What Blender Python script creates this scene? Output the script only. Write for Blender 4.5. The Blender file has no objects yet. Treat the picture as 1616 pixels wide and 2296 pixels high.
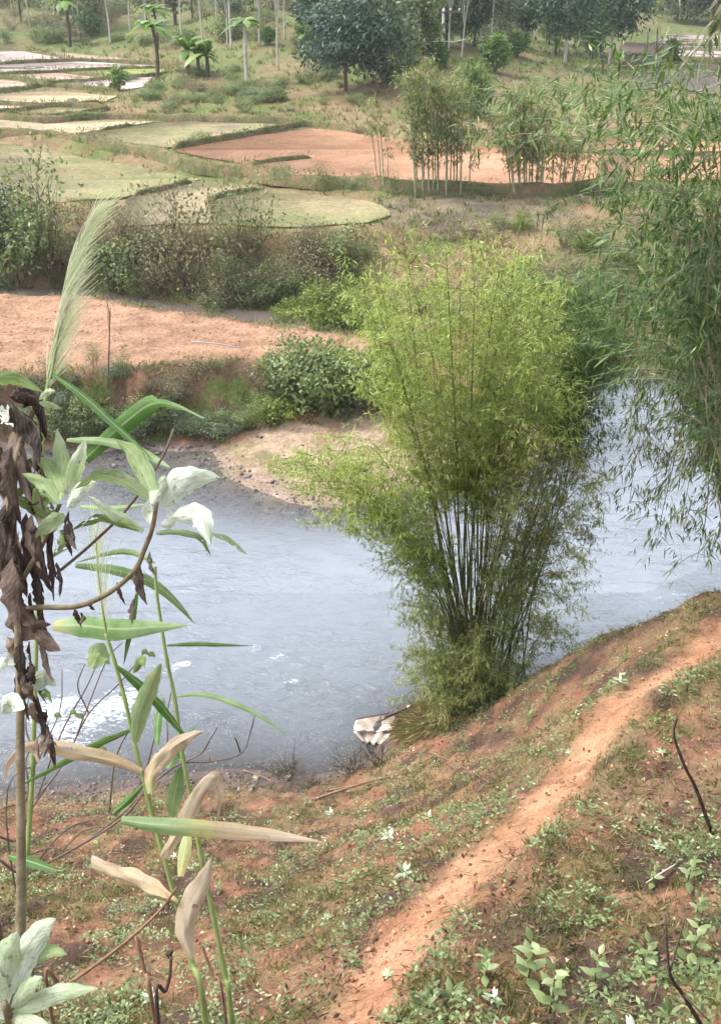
import bpy, math, random
import numpy as np
from mathutils import Vector

R = math.radians
random.seed(7)
rng = np.random.default_rng(11)
sc = bpy.context.scene
COL = sc.collection

# ------------------------------------------------------------------ camera
CAMZ, PITCH, FPX, PW, PH = 12.0, R(29.0), 2253.0, 1616.0, 2296.0
cam_d = bpy.data.cameras.new('camera')
cam_d.sensor_fit = 'VERTICAL'
cam_d.sensor_height = 24.0
cam_d.lens = 24.0 * FPX / PH
cam_d.clip_start, cam_d.clip_end = 0.05, 3000
cam = bpy.data.objects.new('camera', cam_d)
cam.location = (0, 0, CAMZ)
cam.rotation_euler = (R(90) - PITCH, 0, 0)
COL.objects.link(cam)
sc.camera = cam

# ------------------------------------------------------------------ sky and sun: bright overcast
SUN_EL, SUN_AZ = R(54), R(-72)        # azimuth from +Y towards +X: the sun stands high to the left
world = bpy.data.worlds.new('World')
sc.world = world
world.use_nodes = True
wn = world.node_tree
wn.nodes.clear()
sky = wn.nodes.new('ShaderNodeTexSky')
sky.sky_type = 'NISHITA'
sky.sun_disc = False
sky.sun_elevation = SUN_EL
sky.sun_rotation = SUN_AZ
sky.air_density, sky.dust_density, sky.ozone_density = 1.0, 3.0, 1.0
hsv = wn.nodes.new('ShaderNodeHueSaturation')
hsv.inputs['Saturation'].default_value = 0.42
bg = wn.nodes.new('ShaderNodeBackground')
bg.inputs['Strength'].default_value = 0.15
wo = wn.nodes.new('ShaderNodeOutputWorld')
wn.links.new(sky.outputs[0], hsv.inputs['Color'])
wn.links.new(hsv.outputs[0], bg.inputs['Color'])
wn.links.new(bg.outputs[0], wo.inputs[0])
sun_d = bpy.data.lights.new('sun', 'SUN')
sun_d.energy = 1.25
sun_d.angle = R(28)
sun_d.color = (1.0, 0.985, 0.96)
sun = bpy.data.objects.new('sun', sun_d)
sdir = Vector((math.sin(SUN_AZ) * math.cos(SUN_EL), math.cos(SUN_AZ) * math.cos(SUN_EL), math.sin(SUN_EL)))
sun.rotation_euler = (-sdir).to_track_quat('-Z', 'Y').to_euler()
sun.location = (-20, -20, 40)
COL.objects.link(sun)
vs = sc.view_settings
vs.view_transform = 'Standard'
vs.look = 'None'
vs.exposure = 1.67
vs.gamma = 1.0
vs.use_curve_mapping = False
sc.cycles.max_bounces = 5
sc.cycles.diffuse_bounces = 2
sc.cycles.glossy_bounces = 2
sc.cycles.transmission_bounces = 3
sc.cycles.use_adaptive_sampling = True
sc.cycles.adaptive_threshold = 0.03
sc.cycles.transparent_max_bounces = 8
sc.cycles.use_denoising = True

# ------------------------------------------------------------------ helpers: picture rays, noise, thin plates, polygons
CT, ST = math.cos(PITCH), math.sin(PITCH)

def ray(px, py):
    u, v = (px - PW / 2) / FPX, (py - PH / 2) / FPX
    return np.array([u, CT - v * ST, -ST - v * CT])

def P(px, py, z=0.0):
    d = ray(px, py)
    t = (z - CAMZ) / d[2]
    return np.array([0, 0, CAMZ]) + d * t

def PY(px, py, Y):
    d = ray(px, py)
    return np.array([0, 0, CAMZ]) + d * (Y / d[1])

def Q(px, py, dep):
    return np.array([0, 0, CAMZ]) + ray(px, py) * dep

def _h(ix, iy, s):
    n = (ix.astype(np.int64) * 374761393 + iy.astype(np.int64) * 668265263 + s * 974634777) & 0x7fffffff
    n = ((n ^ (n >> 13)) * 1274126177) & 0x7fffffff
    n = ((n ^ (n >> 16)) * 1103515245 + 12345) & 0x7fffffff
    return (n % 100003) / 100003.0

def vn(x, y, s=0):
    x = np.asarray(x, float); y = np.asarray(y, float)
    ix, iy = np.floor(x), np.floor(y)
    fx, fy = x - ix, y - iy
    fx, fy = fx * fx * (3 - 2 * fx), fy * fy * (3 - 2 * fy)
    a, b, c, d = _h(ix, iy, s), _h(ix + 1, iy, s), _h(ix, iy + 1, s), _h(ix + 1, iy + 1, s)
    return (a * (1 - fx) + b * fx) * (1 - fy) + (c * (1 - fx) + d * fx) * fy

def fbm(x, y, s=0, o=4):
    r, a, t = 0.0, 1.0, 0.0
    for k in range(o):
        r = r + a * vn(x * 2 ** k + 17.3 * k, y * 2 ** k - 9.1 * k, s + k)
        t += a; a *= 0.5
    return r / t

def ss(a, b, x):
    t = np.clip((x - a) / (b - a), 0, 1)
    return t * t * (3 - 2 * t)

class TPS:
    def __init__(self, pts, lam=1e-3):
        pts = np.array(pts, float)
        self.c = pts[:, :2]
        n = len(pts)
        A = np.zeros((n + 3, n + 3))
        A[:n, :n] = self.k(self.c, self.c) + lam * np.eye(n)
        A[:n, n] = 1; A[:n, n + 1:] = self.c
        A[n, :n] = 1; A[n + 1:, :n] = self.c.T
        self.w = np.linalg.solve(A, np.concatenate([pts[:, 2], np.zeros(3)]))
    def k(self, a, b):
        d2 = ((a[:, None, :] - b[None, :, :]) ** 2).sum(-1)
        return 0.5 * d2 * np.log(d2 + 1e-9)
    def __call__(self, x, y):
        x = np.asarray(x, float); sh = x.shape
        q = np.stack([x.ravel(), np.asarray(y, float).ravel()], 1)
        out = np.empty(len(q))
        n = len(self.c)
        for i in range(0, len(q), 40000):
            s = q[i:i + 40000]
            out[i:i + 40000] = self.k(s, self.c) @ self.w[:n] + self.w[n] + s @ self.w[n + 1:]
        return out.reshape(sh)

def seg_dist(x, y, a, b):
    dx, dy = b[0] - a[0], b[1] - a[1]
    t = np.clip(((x - a[0]) * dx + (y - a[1]) * dy) / (dx * dx + dy * dy + 1e-12), 0, 1)
    return np.hypot(x - a[0] - t * dx, y - a[1] - t * dy)

def line_dist(x, y, pl):
    d = np.full(np.shape(x), 1e9)
    for a, b in zip(pl[:-1], pl[1:]):
        d = np.minimum(d, seg_dist(x, y, a, b))
    return d

def inside(x, y, poly):
    r = np.zeros(np.shape(x), bool)
    n = len(poly)
    for i in range(n):
        x0, y0 = poly[i][:2]; x1, y1 = poly[(i + 1) % n][:2]
        c = ((y0 > y) != (y1 > y)) & (x < (x1 - x0) * (y - y0) / (y1 - y0 + 1e-12) + x0)
        r ^= c
    return r

def poly_sd(x, y, poly):
    d = line_dist(x, y, list(poly) + [poly[0]])
    return np.where(inside(x, y, poly), -d, d)

def smooth_line(pts, n=6):
    """Catmull-Rom through the points."""
    pts = [np.asarray(p, float) for p in pts]
    q = [2 * pts[0] - pts[1]] + pts + [2 * pts[-1] - pts[-2]]
    out = []
    for i in range(1, len(q) - 2):
        for k in range(n):
            t = k / n
            out.append(0.5 * (2 * q[i] + (q[i + 1] - q[i - 1]) * t + (2 * q[i - 1] - 5 * q[i] + 4 * q[i + 1] - q[i + 2]) * t * t
                              + (3 * q[i] - q[i - 1] - 3 * q[i + 1] + q[i + 2]) * t ** 3))
    out.append(pts[-1])
    return np.array(out)

def lin(h):
    if isinstance(h, str):
        h = h.lstrip('#')
        h = [int(h[i:i + 2], 16) / 255 for i in (0, 2, 4)]
    return tuple(c / 12.92 if c <= 0.04045 else ((c + 0.055) / 1.055) ** 2.4 for c in h)

# ------------------------------------------------------------------ helpers: meshes and objects
def mesh(name, V, F, uv=None, attr=None, smooth=False):
    """V (n,3), F (m,k) array with k = 3 or 4, or list of such arrays."""
    me = bpy.data.meshes.new(name)
    V = np.asarray(V, np.float32)
    Fs = F if isinstance(F, list) else [F]
    Fs = [np.asarray(f, np.int32) for f in Fs if len(f)]
    me.vertices.add(len(V)); me.vertices.foreach_set('co', V.ravel())
    loops = np.concatenate([f.ravel() for f in Fs])
    tot = np.concatenate([np.full(len(f), f.shape[1], np.int32) for f in Fs])
    start = np.concatenate([[0], np.cumsum(tot)[:-1]]).astype(np.int32)
    me.loops.add(len(loops)); me.loops.foreach_set('vertex_index', loops)
    me.polygons.add(len(tot)); me.polygons.foreach_set('loop_start', start); me.polygons.foreach_set('loop_total', tot)
    if smooth:
        me.polygons.foreach_set('use_smooth', np.ones(len(tot), bool))
    me.update(calc_edges=True)
    if uv is not None:
        l = me.uv_layers.new(name='UVMap')
        l.data.foreach_set('uv', np.asarray(uv, np.float32)[loops].ravel())
    for k, a in (attr or {}).items():
        a = np.asarray(a, np.float32)
        if a.ndim == 1:
            at = me.attributes.new(k, 'FLOAT', 'POINT'); at.data.foreach_set('value', a)
        else:
            at = me.attributes.new(k, 'FLOAT_COLOR', 'POINT')
            at.data.foreach_set('color', np.concatenate([a, np.ones((len(a), 1), np.float32)], 1).ravel())
    return me

def tag(o, label=None, cat=None, group=None, kind=None):
    for k, v in (('label', label), ('category', cat), ('group', group), ('kind', kind)):
        if v:
            o[k] = v
    return o

KIDS = {}

def obj(name, me, mat=None, parent=None, loc=None):
    o = bpy.data.objects.new(name, me)
    COL.objects.link(o)
    if me is not None and mat is not None and len(me.materials) == 0:
        for m in (mat if isinstance(mat, (list, tuple)) else [mat]):
            me.materials.append(m)
    if loc is not None:
        o.location = loc
    if parent is not None:
        o.parent = parent
        KIDS.setdefault(parent.name, []).append(o)
    return o

def empty(name, loc=(0, 0, 0), rz=0.0, s=1.0):
    o = bpy.data.objects.new(name, None)
    COL.objects.link(o)
    o.location = loc; o.rotation_euler = (0, 0, rz); o.scale = (s, s, s)
    o.empty_display_size = 0.1
    return o

def copy_tree(o, parent=None):
    c = o.copy(); COL.objects.link(c); c.parent = parent
    KIDS[c.name] = [copy_tree(ch, c) for ch in KIDS.get(o.name, [])]
    return c

def grid_faces(nr, nc, off=0):
    i = np.arange(nr - 1)[:, None] * nc + np.arange(nc - 1)[None, :]
    i = i.ravel() + off
    return np.stack([i, i + 1, i + nc + 1, i + nc], 1)

def norm(a):
    a = np.asarray(a, float)
    return a / (np.linalg.norm(a, axis=-1, keepdims=True) + 1e-12)

class MB:
    """Collects triangles and quads with tint and uv."""
    def __init__(self):
        self.V, self.T, self.Q4, self.tint, self.uv, self.n = [], [], [], [], [], 0
    def add(self, V, T=None, Q4=None, tint=0.5, uv=None):
        V = np.asarray(V, float)
        self.V.append(V)
        if T is not None and len(T): self.T.append(np.asarray(T) + self.n)
        if Q4 is not None and len(Q4): self.Q4.append(np.asarray(Q4) + self.n)
        self.tint.append(np.full(len(V), tint) if np.isscalar(tint) else np.asarray(tint))
        self.uv.append(np.zeros((len(V), 2)) if uv is None else np.asarray(uv))
        self.n += len(V)
    def tube(self, pts, r0, r1=None, n=6, tint=0.5, rings=None):
        pts = np.asarray(pts, float)
        m = len(pts)
        rr = np.linspace(r0, r0 if r1 is None else r1, m) if rings is None else np.asarray(rings)
        tg = norm(np.gradient(pts, axis=0))
        ref = np.array([0.31, 0.17, 0.93]) if abs(tg[:, 2]).mean() < 0.9 else np.array([1.0, 0.1, 0.05])
        a = norm(np.cross(tg, ref)); b = np.cross(tg, a)
        th = np.arange(n) * 2 * math.pi / n
        V = pts[:, None, :] + rr[:, None, None] * (np.cos(th)[None, :, None] * a[:, None, :] + np.sin(th)[None, :, None] * b[:, None, :])
        i = np.arange(m - 1)[:, None] * n; j = np.arange(n)[None, :]; k = (j + 1) % n
        F = np.stack([i + j, i + k, i + n + k, i + n + j], -1).reshape(-1, 4)
        seg = np.concatenate([[0], np.cumsum(np.linalg.norm(np.diff(pts, axis=0), axis=1))])
        uv = np.stack([np.tile(np.arange(n) / n, m), np.repeat(seg, n)], 1)
        V = V.reshape(-1, 3)
        cap = np.array([[len(V), (q + 1) % n, q] for q in range(n)] + [[len(V) + 1, (m - 1) * n + q, (m - 1) * n + (q + 1) % n] for q in range(n)])
        V = np.concatenate([V, pts[:1], pts[-1:]])
        uv = np.concatenate([uv, [[0.5, 0], [0.5, seg[-1]]]])
        self.add(V, cap, F, tint, uv)
    def leaves(self, C, D, N, L, W, tint, mid=0.38, fold=0.18):
        """Lanceolate leaves: two folded triangles each."""
        C = np.asarray(C, float); n = len(C)
        if n == 0: return
        D = norm(D); S = norm(np.cross(D, N)); U = np.cross(S, D)
        L = np.broadcast_to(L, n)[:, None]; W = np.broadcast_to(W, n)[:, None]
        V = np.stack([C, C + D * L * mid + S * W * 0.5 - U * W * fold, C + D * L - U * L * 0.1, C + D * L * mid - S * W * 0.5 - U * W * fold], 1)
        k = np.arange(n)[:, None] * 4
        T = np.concatenate([k + [0, 1, 2], k + [0, 2, 3]])
        self.add(V.reshape(-1, 3), T, None, np.repeat(np.broadcast_to(tint, n), 4))
    def build(self, name, mat, parent=None, loc=None, smooth=False):
        return obj(name, self.me(name, smooth), mat, parent, loc)
    def me(self, name, smooth=False):
        F = []
        if self.T: F.append(np.concatenate(self.T))
        if self.Q4: F.append(np.concatenate(self.Q4))
        return mesh(name, np.concatenate(self.V), F, np.concatenate(self.uv), {'tint': np.concatenate(self.tint)}, smooth)

# ------------------------------------------------------------------ helpers: materials
def new_mat(name):
    m = bpy.data.materials.new(name)
    m.use_nodes = True
    nt = m.node_tree
    nt.nodes.clear()
    out = nt.nodes.new('ShaderNodeOutputMaterial')
    return m, nt, out

def N(nt, kind, **kw):
    n = nt.nodes.new('ShaderNode' + kind)
    for k, v in kw.items():
        if k in n.inputs.keys() if isinstance(k, str) else False:
            n.inputs[k].default_value = v
        else:
            setattr(n, k, v)
    return n

def ramp(nt, stops, fac):
    r = nt.nodes.new('ShaderNodeValToRGB')
    e = r.color_ramp.elements
    while len(e) < len(stops): e.new(0.5)
    for el, (p, c) in zip(e, stops):
        el.position = p
        el.color = (*(lin(c) if isinstance(c, str) else c), 1)
    nt.links.new(fac, r.inputs[0])
    return r.outputs[0]

def noise(nt, scale, detail=4, rough=0.55, vec=None, dist=0.0):
    n = nt.nodes.new('ShaderNodeTexNoise')
    n.inputs['Scale'].default_value = scale
    n.inputs['Detail'].default_value = detail
    n.inputs['Roughness'].default_value = rough
    n.inputs['Distortion'].default_value = dist
    if vec is not None: nt.links.new(vec, n.inputs['Vector'])
    return n.outputs[0]

def geo_pos(nt):
    return nt.nodes.new('ShaderNodeNewGeometry').outputs['Position']

def mixc(nt, fac, a, b, mode='MIX'):
    m = nt.nodes.new('ShaderNodeMix'); m.data_type = 'RGBA'; m.blend_type = mode
    for sock, v in ((m.inputs[0], fac), (m.inputs[6], a), (m.inputs[7], b)):
        if isinstance(v, (int, float)): sock.default_value = v
        elif isinstance(v, tuple): sock.default_value = (*v, 1) if len(v) == 3 else v
        elif isinstance(v, str): sock.default_value = (*lin(v), 1)
        else: nt.links.new(v, sock)
    return m.outputs[2]

def math_n(nt, op, a, b=0.0, clamp=False):
    m = nt.nodes.new('ShaderNodeMath'); m.operation = op; m.use_clamp = clamp
    for sock, v in ((m.inputs[0], a), (m.inputs[1], b)):
        if isinstance(v, (int, float)): sock.default_value = v
        else: nt.links.new(v, sock)
    return m.outputs[0]

def bump(nt, h, strength=0.5, dist=0.02):
    b = nt.nodes.new('ShaderNodeBump')
    b.inputs['Strength'].default_value = strength
    b.inputs['Distance'].default_value = dist
    nt.links.new(h, b.inputs['Height'])
    return b.outputs[0]

def principled(nt, out, col, rough=0.8, nrm=None, spec=0.3):
    p = nt.nodes.new('ShaderNodeBsdfPrincipled')
    if isinstance(col, (tuple, str)): p.inputs['Base Color'].default_value = (*(lin(col) if isinstance(col, str) else col), 1)
    else: nt.links.new(col, p.inputs['Base Color'])
    if isinstance(rough, (int, float)): p.inputs['Roughness'].default_value = rough
    else: nt.links.new(rough, p.inputs['Roughness'])
    p.inputs['Specular IOR Level'].default_value = spec
    if nrm is not None: nt.links.new(nrm, p.inputs['Normal'])
    if out is not None: nt.links.new(p.outputs[0], out.inputs[0])
    return p

def leaf_mat(name, stops, trans=0.3, rough=0.45, spec=0.35):
    m, nt, out = new_mat(name)
    a = N(nt, 'Attribute', attribute_name='tint')
    c = ramp(nt, stops, a.outputs['Fac'])
    p = principled(nt, None, c, rough, None, spec)
    t = nt.nodes.new('ShaderNodeBsdfTranslucent')
    nt.links.new(mixc(nt, 1.0, c, (1.0, 1.1, 0.5), 'MULTIPLY'), t.inputs[0])
    mx = nt.nodes.new('ShaderNodeMixShader'); mx.inputs[0].default_value = trans
    nt.links.new(p.outputs[0], mx.inputs[1]); nt.links.new(t.outputs[0], mx.inputs[2])
    nt.links.new(mx.outputs[0], out.inputs[0])
    return m

def bark_mat(name, a, b, scale=8.0, bs=0.4):
    m, nt, out = new_mat(name)
    pos = nt.nodes.new('ShaderNodeTexCoord').outputs['Object']
    f = noise(nt, scale, 5, 0.65, pos)
    t = N(nt, 'Attribute', attribute_name='tint')
    c = ramp(nt, [(0.3, a), (0.7, b)], f)
    principled(nt, out, c, 0.8, bump(nt, f, bs, 0.02))
    return m

def ground_mat(name, fine=35.0, bs=0.6, bd=0.03, rough=0.95):
    """Albedo from the mesh (what grows or lies where), fine grain from noise."""
    m, nt, out = new_mat(name)
    a = N(nt, 'Attribute', attribute_name='albedo')
    pos = geo_pos(nt)
    f1 = noise(nt, fine, 6, 0.7, pos)
    f2 = noise(nt, fine * 0.17, 4, 0.6, pos)
    k = ramp(nt, [(0.25, (0.45, 0.45, 0.45)), (0.5, (0.95, 0.95, 0.95)), (0.8, (1.5, 1.5, 1.5))], f1)
    k2 = ramp(nt, [(0.3, (0.75, 0.75, 0.72)), (0.7, (1.22, 1.2, 1.2))], f2)
    c = mixc(nt, 1.0, mixc(nt, 1.0, a.outputs['Color'], k, 'MULTIPLY'), k2, 'MULTIPLY')
    principled(nt, out, c, rough, bump(nt, f1, bs, bd), 0.15)
    return m

# ================================================================== the lie of the land
# near hillside: control points as (x, y, z)
def cy(px, py, Y):
    return tuple(PY(px, py, Y))

near_pts = [cy(780, 2290, 3.9), cy(880, 2140, 4.6), cy(1000, 1990, 5.2), cy(1250, 1750, 6.7), cy(1400, 1560, 8.2), cy(1600, 1440, 9.6),
            cy(1750, 1380, 11), cy(1600, 1340, 11.1), cy(1500, 1385, 11.2), cy(1400, 1430, 11.4), cy(1300, 1450, 12), cy(1220, 1505, 12.6),
            cy(1160, 1565, 13.2), cy(700, 1900, 9), cy(300, 1900, 9), cy(50, 1900, 9.2), cy(300, 2100, 6.2), cy(50, 2100, 6.4),
            cy(100, 2290, 4.6), cy(450, 2290, 4.3), cy(650, 2100, 5.8), cy(850, 1850, 8.6), cy(1000, 1700, 11.3), cy(1150, 1650, 10.8),
            cy(1100, 1800, 7.8), cy(1300, 1600, 9.4), cy(1500, 1900, 5.4), cy(1550, 1650, 7.4), cy(1300, 2150, 4.2), cy(1500, 2290, 3.4),
            cy(1100, 2290, 3.5), cy(1000, 2150, 4.25), cy(1600, 2000, 4.6),
            (0, 0, 10.2), (3, 0, 10.5), (-3, 0, 9.9), (0, -4, 12.3), (6, -3, 12.8), (-6, -3, 11.4), (7, 4, 8.4), (7.5, 8, 6.6), (10, 11, 5.4),
            (-6, 5, 5.2), (-7, 9, 2.0), (13, 8, 8.2), (15, 14, 4.5)]
for px, py, z in [(1060, 1580, .65), (960, 1605, .45), (850, 1692, .08), (720, 1742, .05), (560, 1738, .08), (300, 1765, .12), (0, 1795, .12), (-300, 1810, .1)]:
    near_pts.append(tuple(P(px, py, z)))
for x, y, z in [(-9, 14.4, -.5), (-4, 14.2, -.4), (-2, 14.2, -.4), (0.6, 14.8, -.35), (2.0, 15.6, -.4), (3.4, 15.8, -.3), (5.4, 16.2, -.3), (8, 17.4, -.3), (12, 19.6, -.3),
                (-9, 18, -1), (-3, 18, -1), (2, 18.5, -1), (6, 19.5, -1), (10, 21.5, -1), (14, 24, -1), (17, 20, .3)]:
    near_pts.append((x, y, z))
tps_near = TPS(near_pts, 0.01)

PATH = smooth_line([PY(700, 2420, 3.4), PY(780, 2290, 3.9), PY(880, 2140, 4.6), PY(1000, 1990, 5.2), PY(1130, 1870, 5.9), PY(1250, 1750, 6.7),
                    PY(1320, 1650, 7.5), PY(1400, 1570, 8.2), PY(1500, 1500, 8.9), PY(1600, 1440, 9.6), PY(1750, 1380, 11)], 5)[:, :2]

def path_mask(x, y):
    d = line_dist(x, y, PATH)
    w = 0.20 + 0.13 * (fbm(x * 2.2, y * 2.2, 31, 3) - 0.5) * 2
    return 1 - ss(w - 0.13, w + 0.17, d + 0.26 * (fbm(x * 6, y * 6, 5, 4) - 0.5)), d

def Hn(x, y, micro=True):
    z = tps_near(x, y)
    if micro:
        pm, d = path_mask(x, y)
        land = ss(-0.1, 0.5, z)
        rough = 0.24 * (fbm(x * 0.9, y * 0.9, 3, 3) - 0.5) + 0.24 * (fbm(x * 3.1, y * 3.1, 9, 3) - 0.5) + 0.11 * (fbm(x * 9, y * 9, 13, 2) - 0.5)
        z = z + land * rough * (1 - 0.6 * pm) - 0.08 * pm
        z = z + land * 0.07 * np.exp(-((d - 0.46) / 0.13) ** 2) * vn(x * 2.3, y * 2.3, 77)
    return z

# valley floor beyond the river
far_pts = []
for px, py, z in [(0, 1250, -1), (400, 1300, -1), (800, 1300, -1), (1200, 1200, -1), (1500, 1100, -1), (1550, 950, -.8), (1450, 900, -.6), (1700, 900, -.8),
                  (-250, 1150, -.9), (250, 1060, -.07), (450, 1080, -.05), (300, 1140, -.16), (600, 1150, -.10), (760, 1190, -.25), (900, 1160, -.2), (1150, 1110, -.3), (1330, 980, -.5),
                  (-250, 985, .05), (-100, 985, .05), (100, 985, .05), (300, 985, .05), (480, 1000, .05), (640, 1085, .05), (900, 1095, .05), (1150, 1050, .05),
                  (1250, 950, .05), (1350, 840, .05), (1440, 790, .05), (1560, 765, .05), (1750, 755, .05), (620, 1010, .3), (800, 1005, .32), (1000, 995, .3), (1120, 980, .3),
                  (200, 950, .35), (400, 950, .35), (560, 955, .45), (700, 945, .5), (850, 940, .5), (1050, 930, .5), (950, 800, 1.1), (1100, 850, .9), (1250, 800, 1.0), (1350, 760, 1.2), (1500, 735, 1.3), (1700, 730, 1.3),
                  (-200, 640, .5), (0, 645, .5), (200, 650, .5), (350, 682, .45), (500, 700, .4), (650, 712, .38), (800, 730, .38), (920, 720, .6),
                  (-200, 560, 1.8), (0, 560, 1.8), (200, 560, 1.8), (400, 560, 1.8), (700, 560, 1.8), (900, 600, 1.5), (1100, 600, 1.6), (1300, 620, 1.6), (1600, 640, 1.7),
                  (-200, 450, 2.5), (0, 460, 2.5), (300, 480, 2.5), (600, 490, 2.5), (900, 500, 2.4), (1100, 490, 2.5), (1300, 500, 2.5), (1600, 480, 2.6), (1800, 480, 2.6),
                  (-200, 330, 2.8), (0, 340, 2.7), (300, 400, 2.7), (600, 430, 2.7), (900, 440, 2.7), (1250, 440, 2.7), (1600, 420, 2.8),
                  (0, 280, 3.1), (400, 300, 3.1), (800, 330, 3.05), (1200, 350, 3.05), (1600, 340, 3.05), (1350, 250, 3.05), (1600, 260, 3.05), (1200, 220, 3.2), (1450, 180, 3.0), (1600, 160, 3.0),
                  (1500, 100, 3.0), (1650, 90, 3.0), (0, 230, 3.3), (200, 240, 3.3), (-200, 250, 3.3), (0, 150, 3.4), (200, 150, 3.4), (350, 150, 3.4), (-250, 150, 3.4), (100, 112, 3.5), (300, 132, 3.5),
                  (300, 245, 3.35), (500, 258, 3.3), (700, 268, 3.25), (850, 268, 3.25), (1000, 260, 3.2)]:
    far_pts.append(tuple(P(px, py, z)))
for px, py, Y in [(550, 185, 80), (550, 100, 95), (550, 20, 112), (430, 165, 84), (700, 60, 100), (750, 190, 76), (900, 150, 80), (1000, 70, 102), (420, 90, 104), (100, 60, 128), (100, 10, 150), (300, 60, 125),
                  (1150, 150, 88), (1250, 135, 105)]:
    far_pts.append(cy(px, py, Y))
far_pts += [(-70, 230, 24), (0, 240, 24), (60, 250, 8), (130, 260, 8), (0, 430, 70), (-160, 420, 60), (180, 430, 30), (-120, 150, 16), (90, 170, 3.2), (40, 170, 5)]
tps_far = TPS(far_pts, 0.02)

ISLAND = smooth_line([P(*q, 1.7) for q in [(-300, 640), (0, 660), (200, 665), (320, 690), (450, 705), (700, 740), (880, 762), (860, 792), (700, 797), (600, 802), (400, 815), (200, 828), (0, 835), (-300, 845)]], 4)[:, :2]

def in_px(pts, z):
    return np.array([P(x, y, z)[:2] for x, y in pts])

# paddy fields: outline in the photograph, level, kind
FIELDS = [
    ([(-60, 116), (50, 114), (150, 132), (70, 136), (-60, 142)], 3.5, 'grey'),
    ([(65, 114), (120, 116), (320, 134), (280, 137), (155, 131)], 3.5, 'pink'),
    ([(-60, 148), (165, 138), (398, 148), (370, 152), (280, 152), (140, 159), (-60, 164)], 3.42, 'grey'),
    ([(140, 161), (280, 154), (370, 154), (395, 159), (350, 167), (240, 175)], 3.4, 'green'),
    ([(-60, 172), (135, 163), (235, 175), (120, 184), (50, 177)], 3.4, 'pink'),
    ([(125, 186), (250, 177), (345, 172), (320, 195), (280, 201), (200, 197)], 3.38, 'grey'),
    ([(-60, 178), (15, 180), (95, 187), (50, 197), (-60, 205)], 3.38, 'pink'),
    ([(-60, 214), (15, 210), (115, 203), (260, 215), (240, 227), (125, 234), (70, 235), (-60, 226)], 3.32, 'beige'),
    ([(-60, 234), (65, 238), (15, 245), (-60, 247)], 3.3, 'pink'),
    ([(30, 250), (125, 240), (235, 246), (120, 261), (65, 260)], 3.25, 'olive'),
    ([(-60, 268), (15, 268), (100, 277), (240, 268), (345, 273), (170, 300), (50, 295), (-60, 282)], 3.15, 'beige'),
    ([(172, 302), (350, 275), (450, 271), (690, 276), (590, 295), (525, 305), (370, 331), (300, 321), (220, 313)], 3.1, 'olive'),
    ([(375, 334), (530, 308), (700, 288), (808, 300), (950, 318), (1100, 330), (1240, 340), (1340, 346), (1335, 400), (1240, 415), (1000, 412), (900, 408), (808, 405), (575, 386), (548, 370)], 3.0, 'orange'),
    ([(1365, 350), (1660, 352), (1680, 400), (1500, 405), (1358, 402)], 3.0, 'orange'),
    ([(1250, 318), (1400, 312), (1660, 318), (1660, 340), (1400, 338), (1260, 334)], 3.05, 'orange'),
    ([(-60, 315), (30, 325), (150, 345), (280, 370), (430, 397), (450, 401), (280, 440), (100, 455), (-60, 450)], 2.65, 'olive'),
    ([(285, 441), (445, 403), (590, 420), (475, 445), (472, 500), (260, 505)], 2.62, 'olivegrey'),
    ([(478, 447), (600, 425), (808, 448), (860, 462), (880, 482), (820, 500), (650, 508), (480, 502)], 2.6, 'olive'),
    ([(1480, 77), (1660, 80), (1680, 100), (1470, 98)], 3.0, 'grey'),
    ([(1465, 102), (1680, 104), (1690, 130), (1450, 124)], 3.0, 'grey'),
]
FIELD_W = [(in_px(p, z), z, k) for p, z, k in FIELDS]

def Hf(x, y, micro=True):
    z = tps_far(x, y)
    if micro:
        amp = ss(0.3, 1.2, z)
        z = z + amp * (0.35 * (fbm(x * 0.5, y * 0.5, 41, 4) - 0.5)) + ss(70, 110, y) * 0.6 * (fbm(x * 0.15, y * 0.15, 47, 3) - 0.5)
    d = poly_sd(x, y, ISLAND)
    dn = d + 0.9 * (fbm(x * 0.9, y * 0.9, 21, 4) - 0.5)
    top = 1.7 + 0.07 * (fbm(x * 1.3, y * 1.3, 23, 3) - 0.5) + 0.06 * (fbm(x * 5, y * 5, 29, 2) - 0.5)
    z = np.where(d < 2.2, z + (np.maximum(top - z, 0)) * (1 - ss(0.0, 1.7, np.maximum(dn, d * 0.5))), z)
    for pw, fz, k in FIELD_W:
        lo, hi = pw.min(0) - 2, pw.max(0) + 2
        m = (x > lo[0]) & (x < hi[0]) & (y > lo[1]) & (y < hi[1])
        if not m.any(): continue
        dd = poly_sd(x[m], y[m], pw)
        w = 0.5 + 0.012 * y[m]
        zz = z[m]
        z[m] = zz + (fz - 0.07 - zz) * (1 - ss(0.22, w + .5, dd))
    return z

def split_y(x):
    return 18.0 + np.maximum(0, x - 6) * 0.65

def H(x, y, micro=True):
    x = np.atleast_1d(np.asarray(x, float)); y = np.atleast_1d(np.asarray(y, float))
    nearm = y < split_y(x)
    out = np.empty(x.shape)
    if nearm.any(): out[nearm] = Hn(x[nearm], y[nearm], micro)
    if (~nearm).any(): out[~nearm] = Hf(x[~nearm], y[~nearm], micro)
    return out

def grid_lookup(gx, gy, Z, x, y):
    i = np.clip(np.interp(x, gx, np.arange(len(gx))), 0, len(gx) - 1.001); j = np.clip(np.interp(y, gy, np.arange(len(gy))), 0, len(gy) - 1.001)
    a, b = i.astype(int), j.astype(int); fx, fy = i - a, j - b
    return (Z[b, a] * (1 - fx) + Z[b, a + 1] * fx) * (1 - fy) + (Z[b + 1, a] * (1 - fx) + Z[b + 1, a + 1] * fx) * fy

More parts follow.
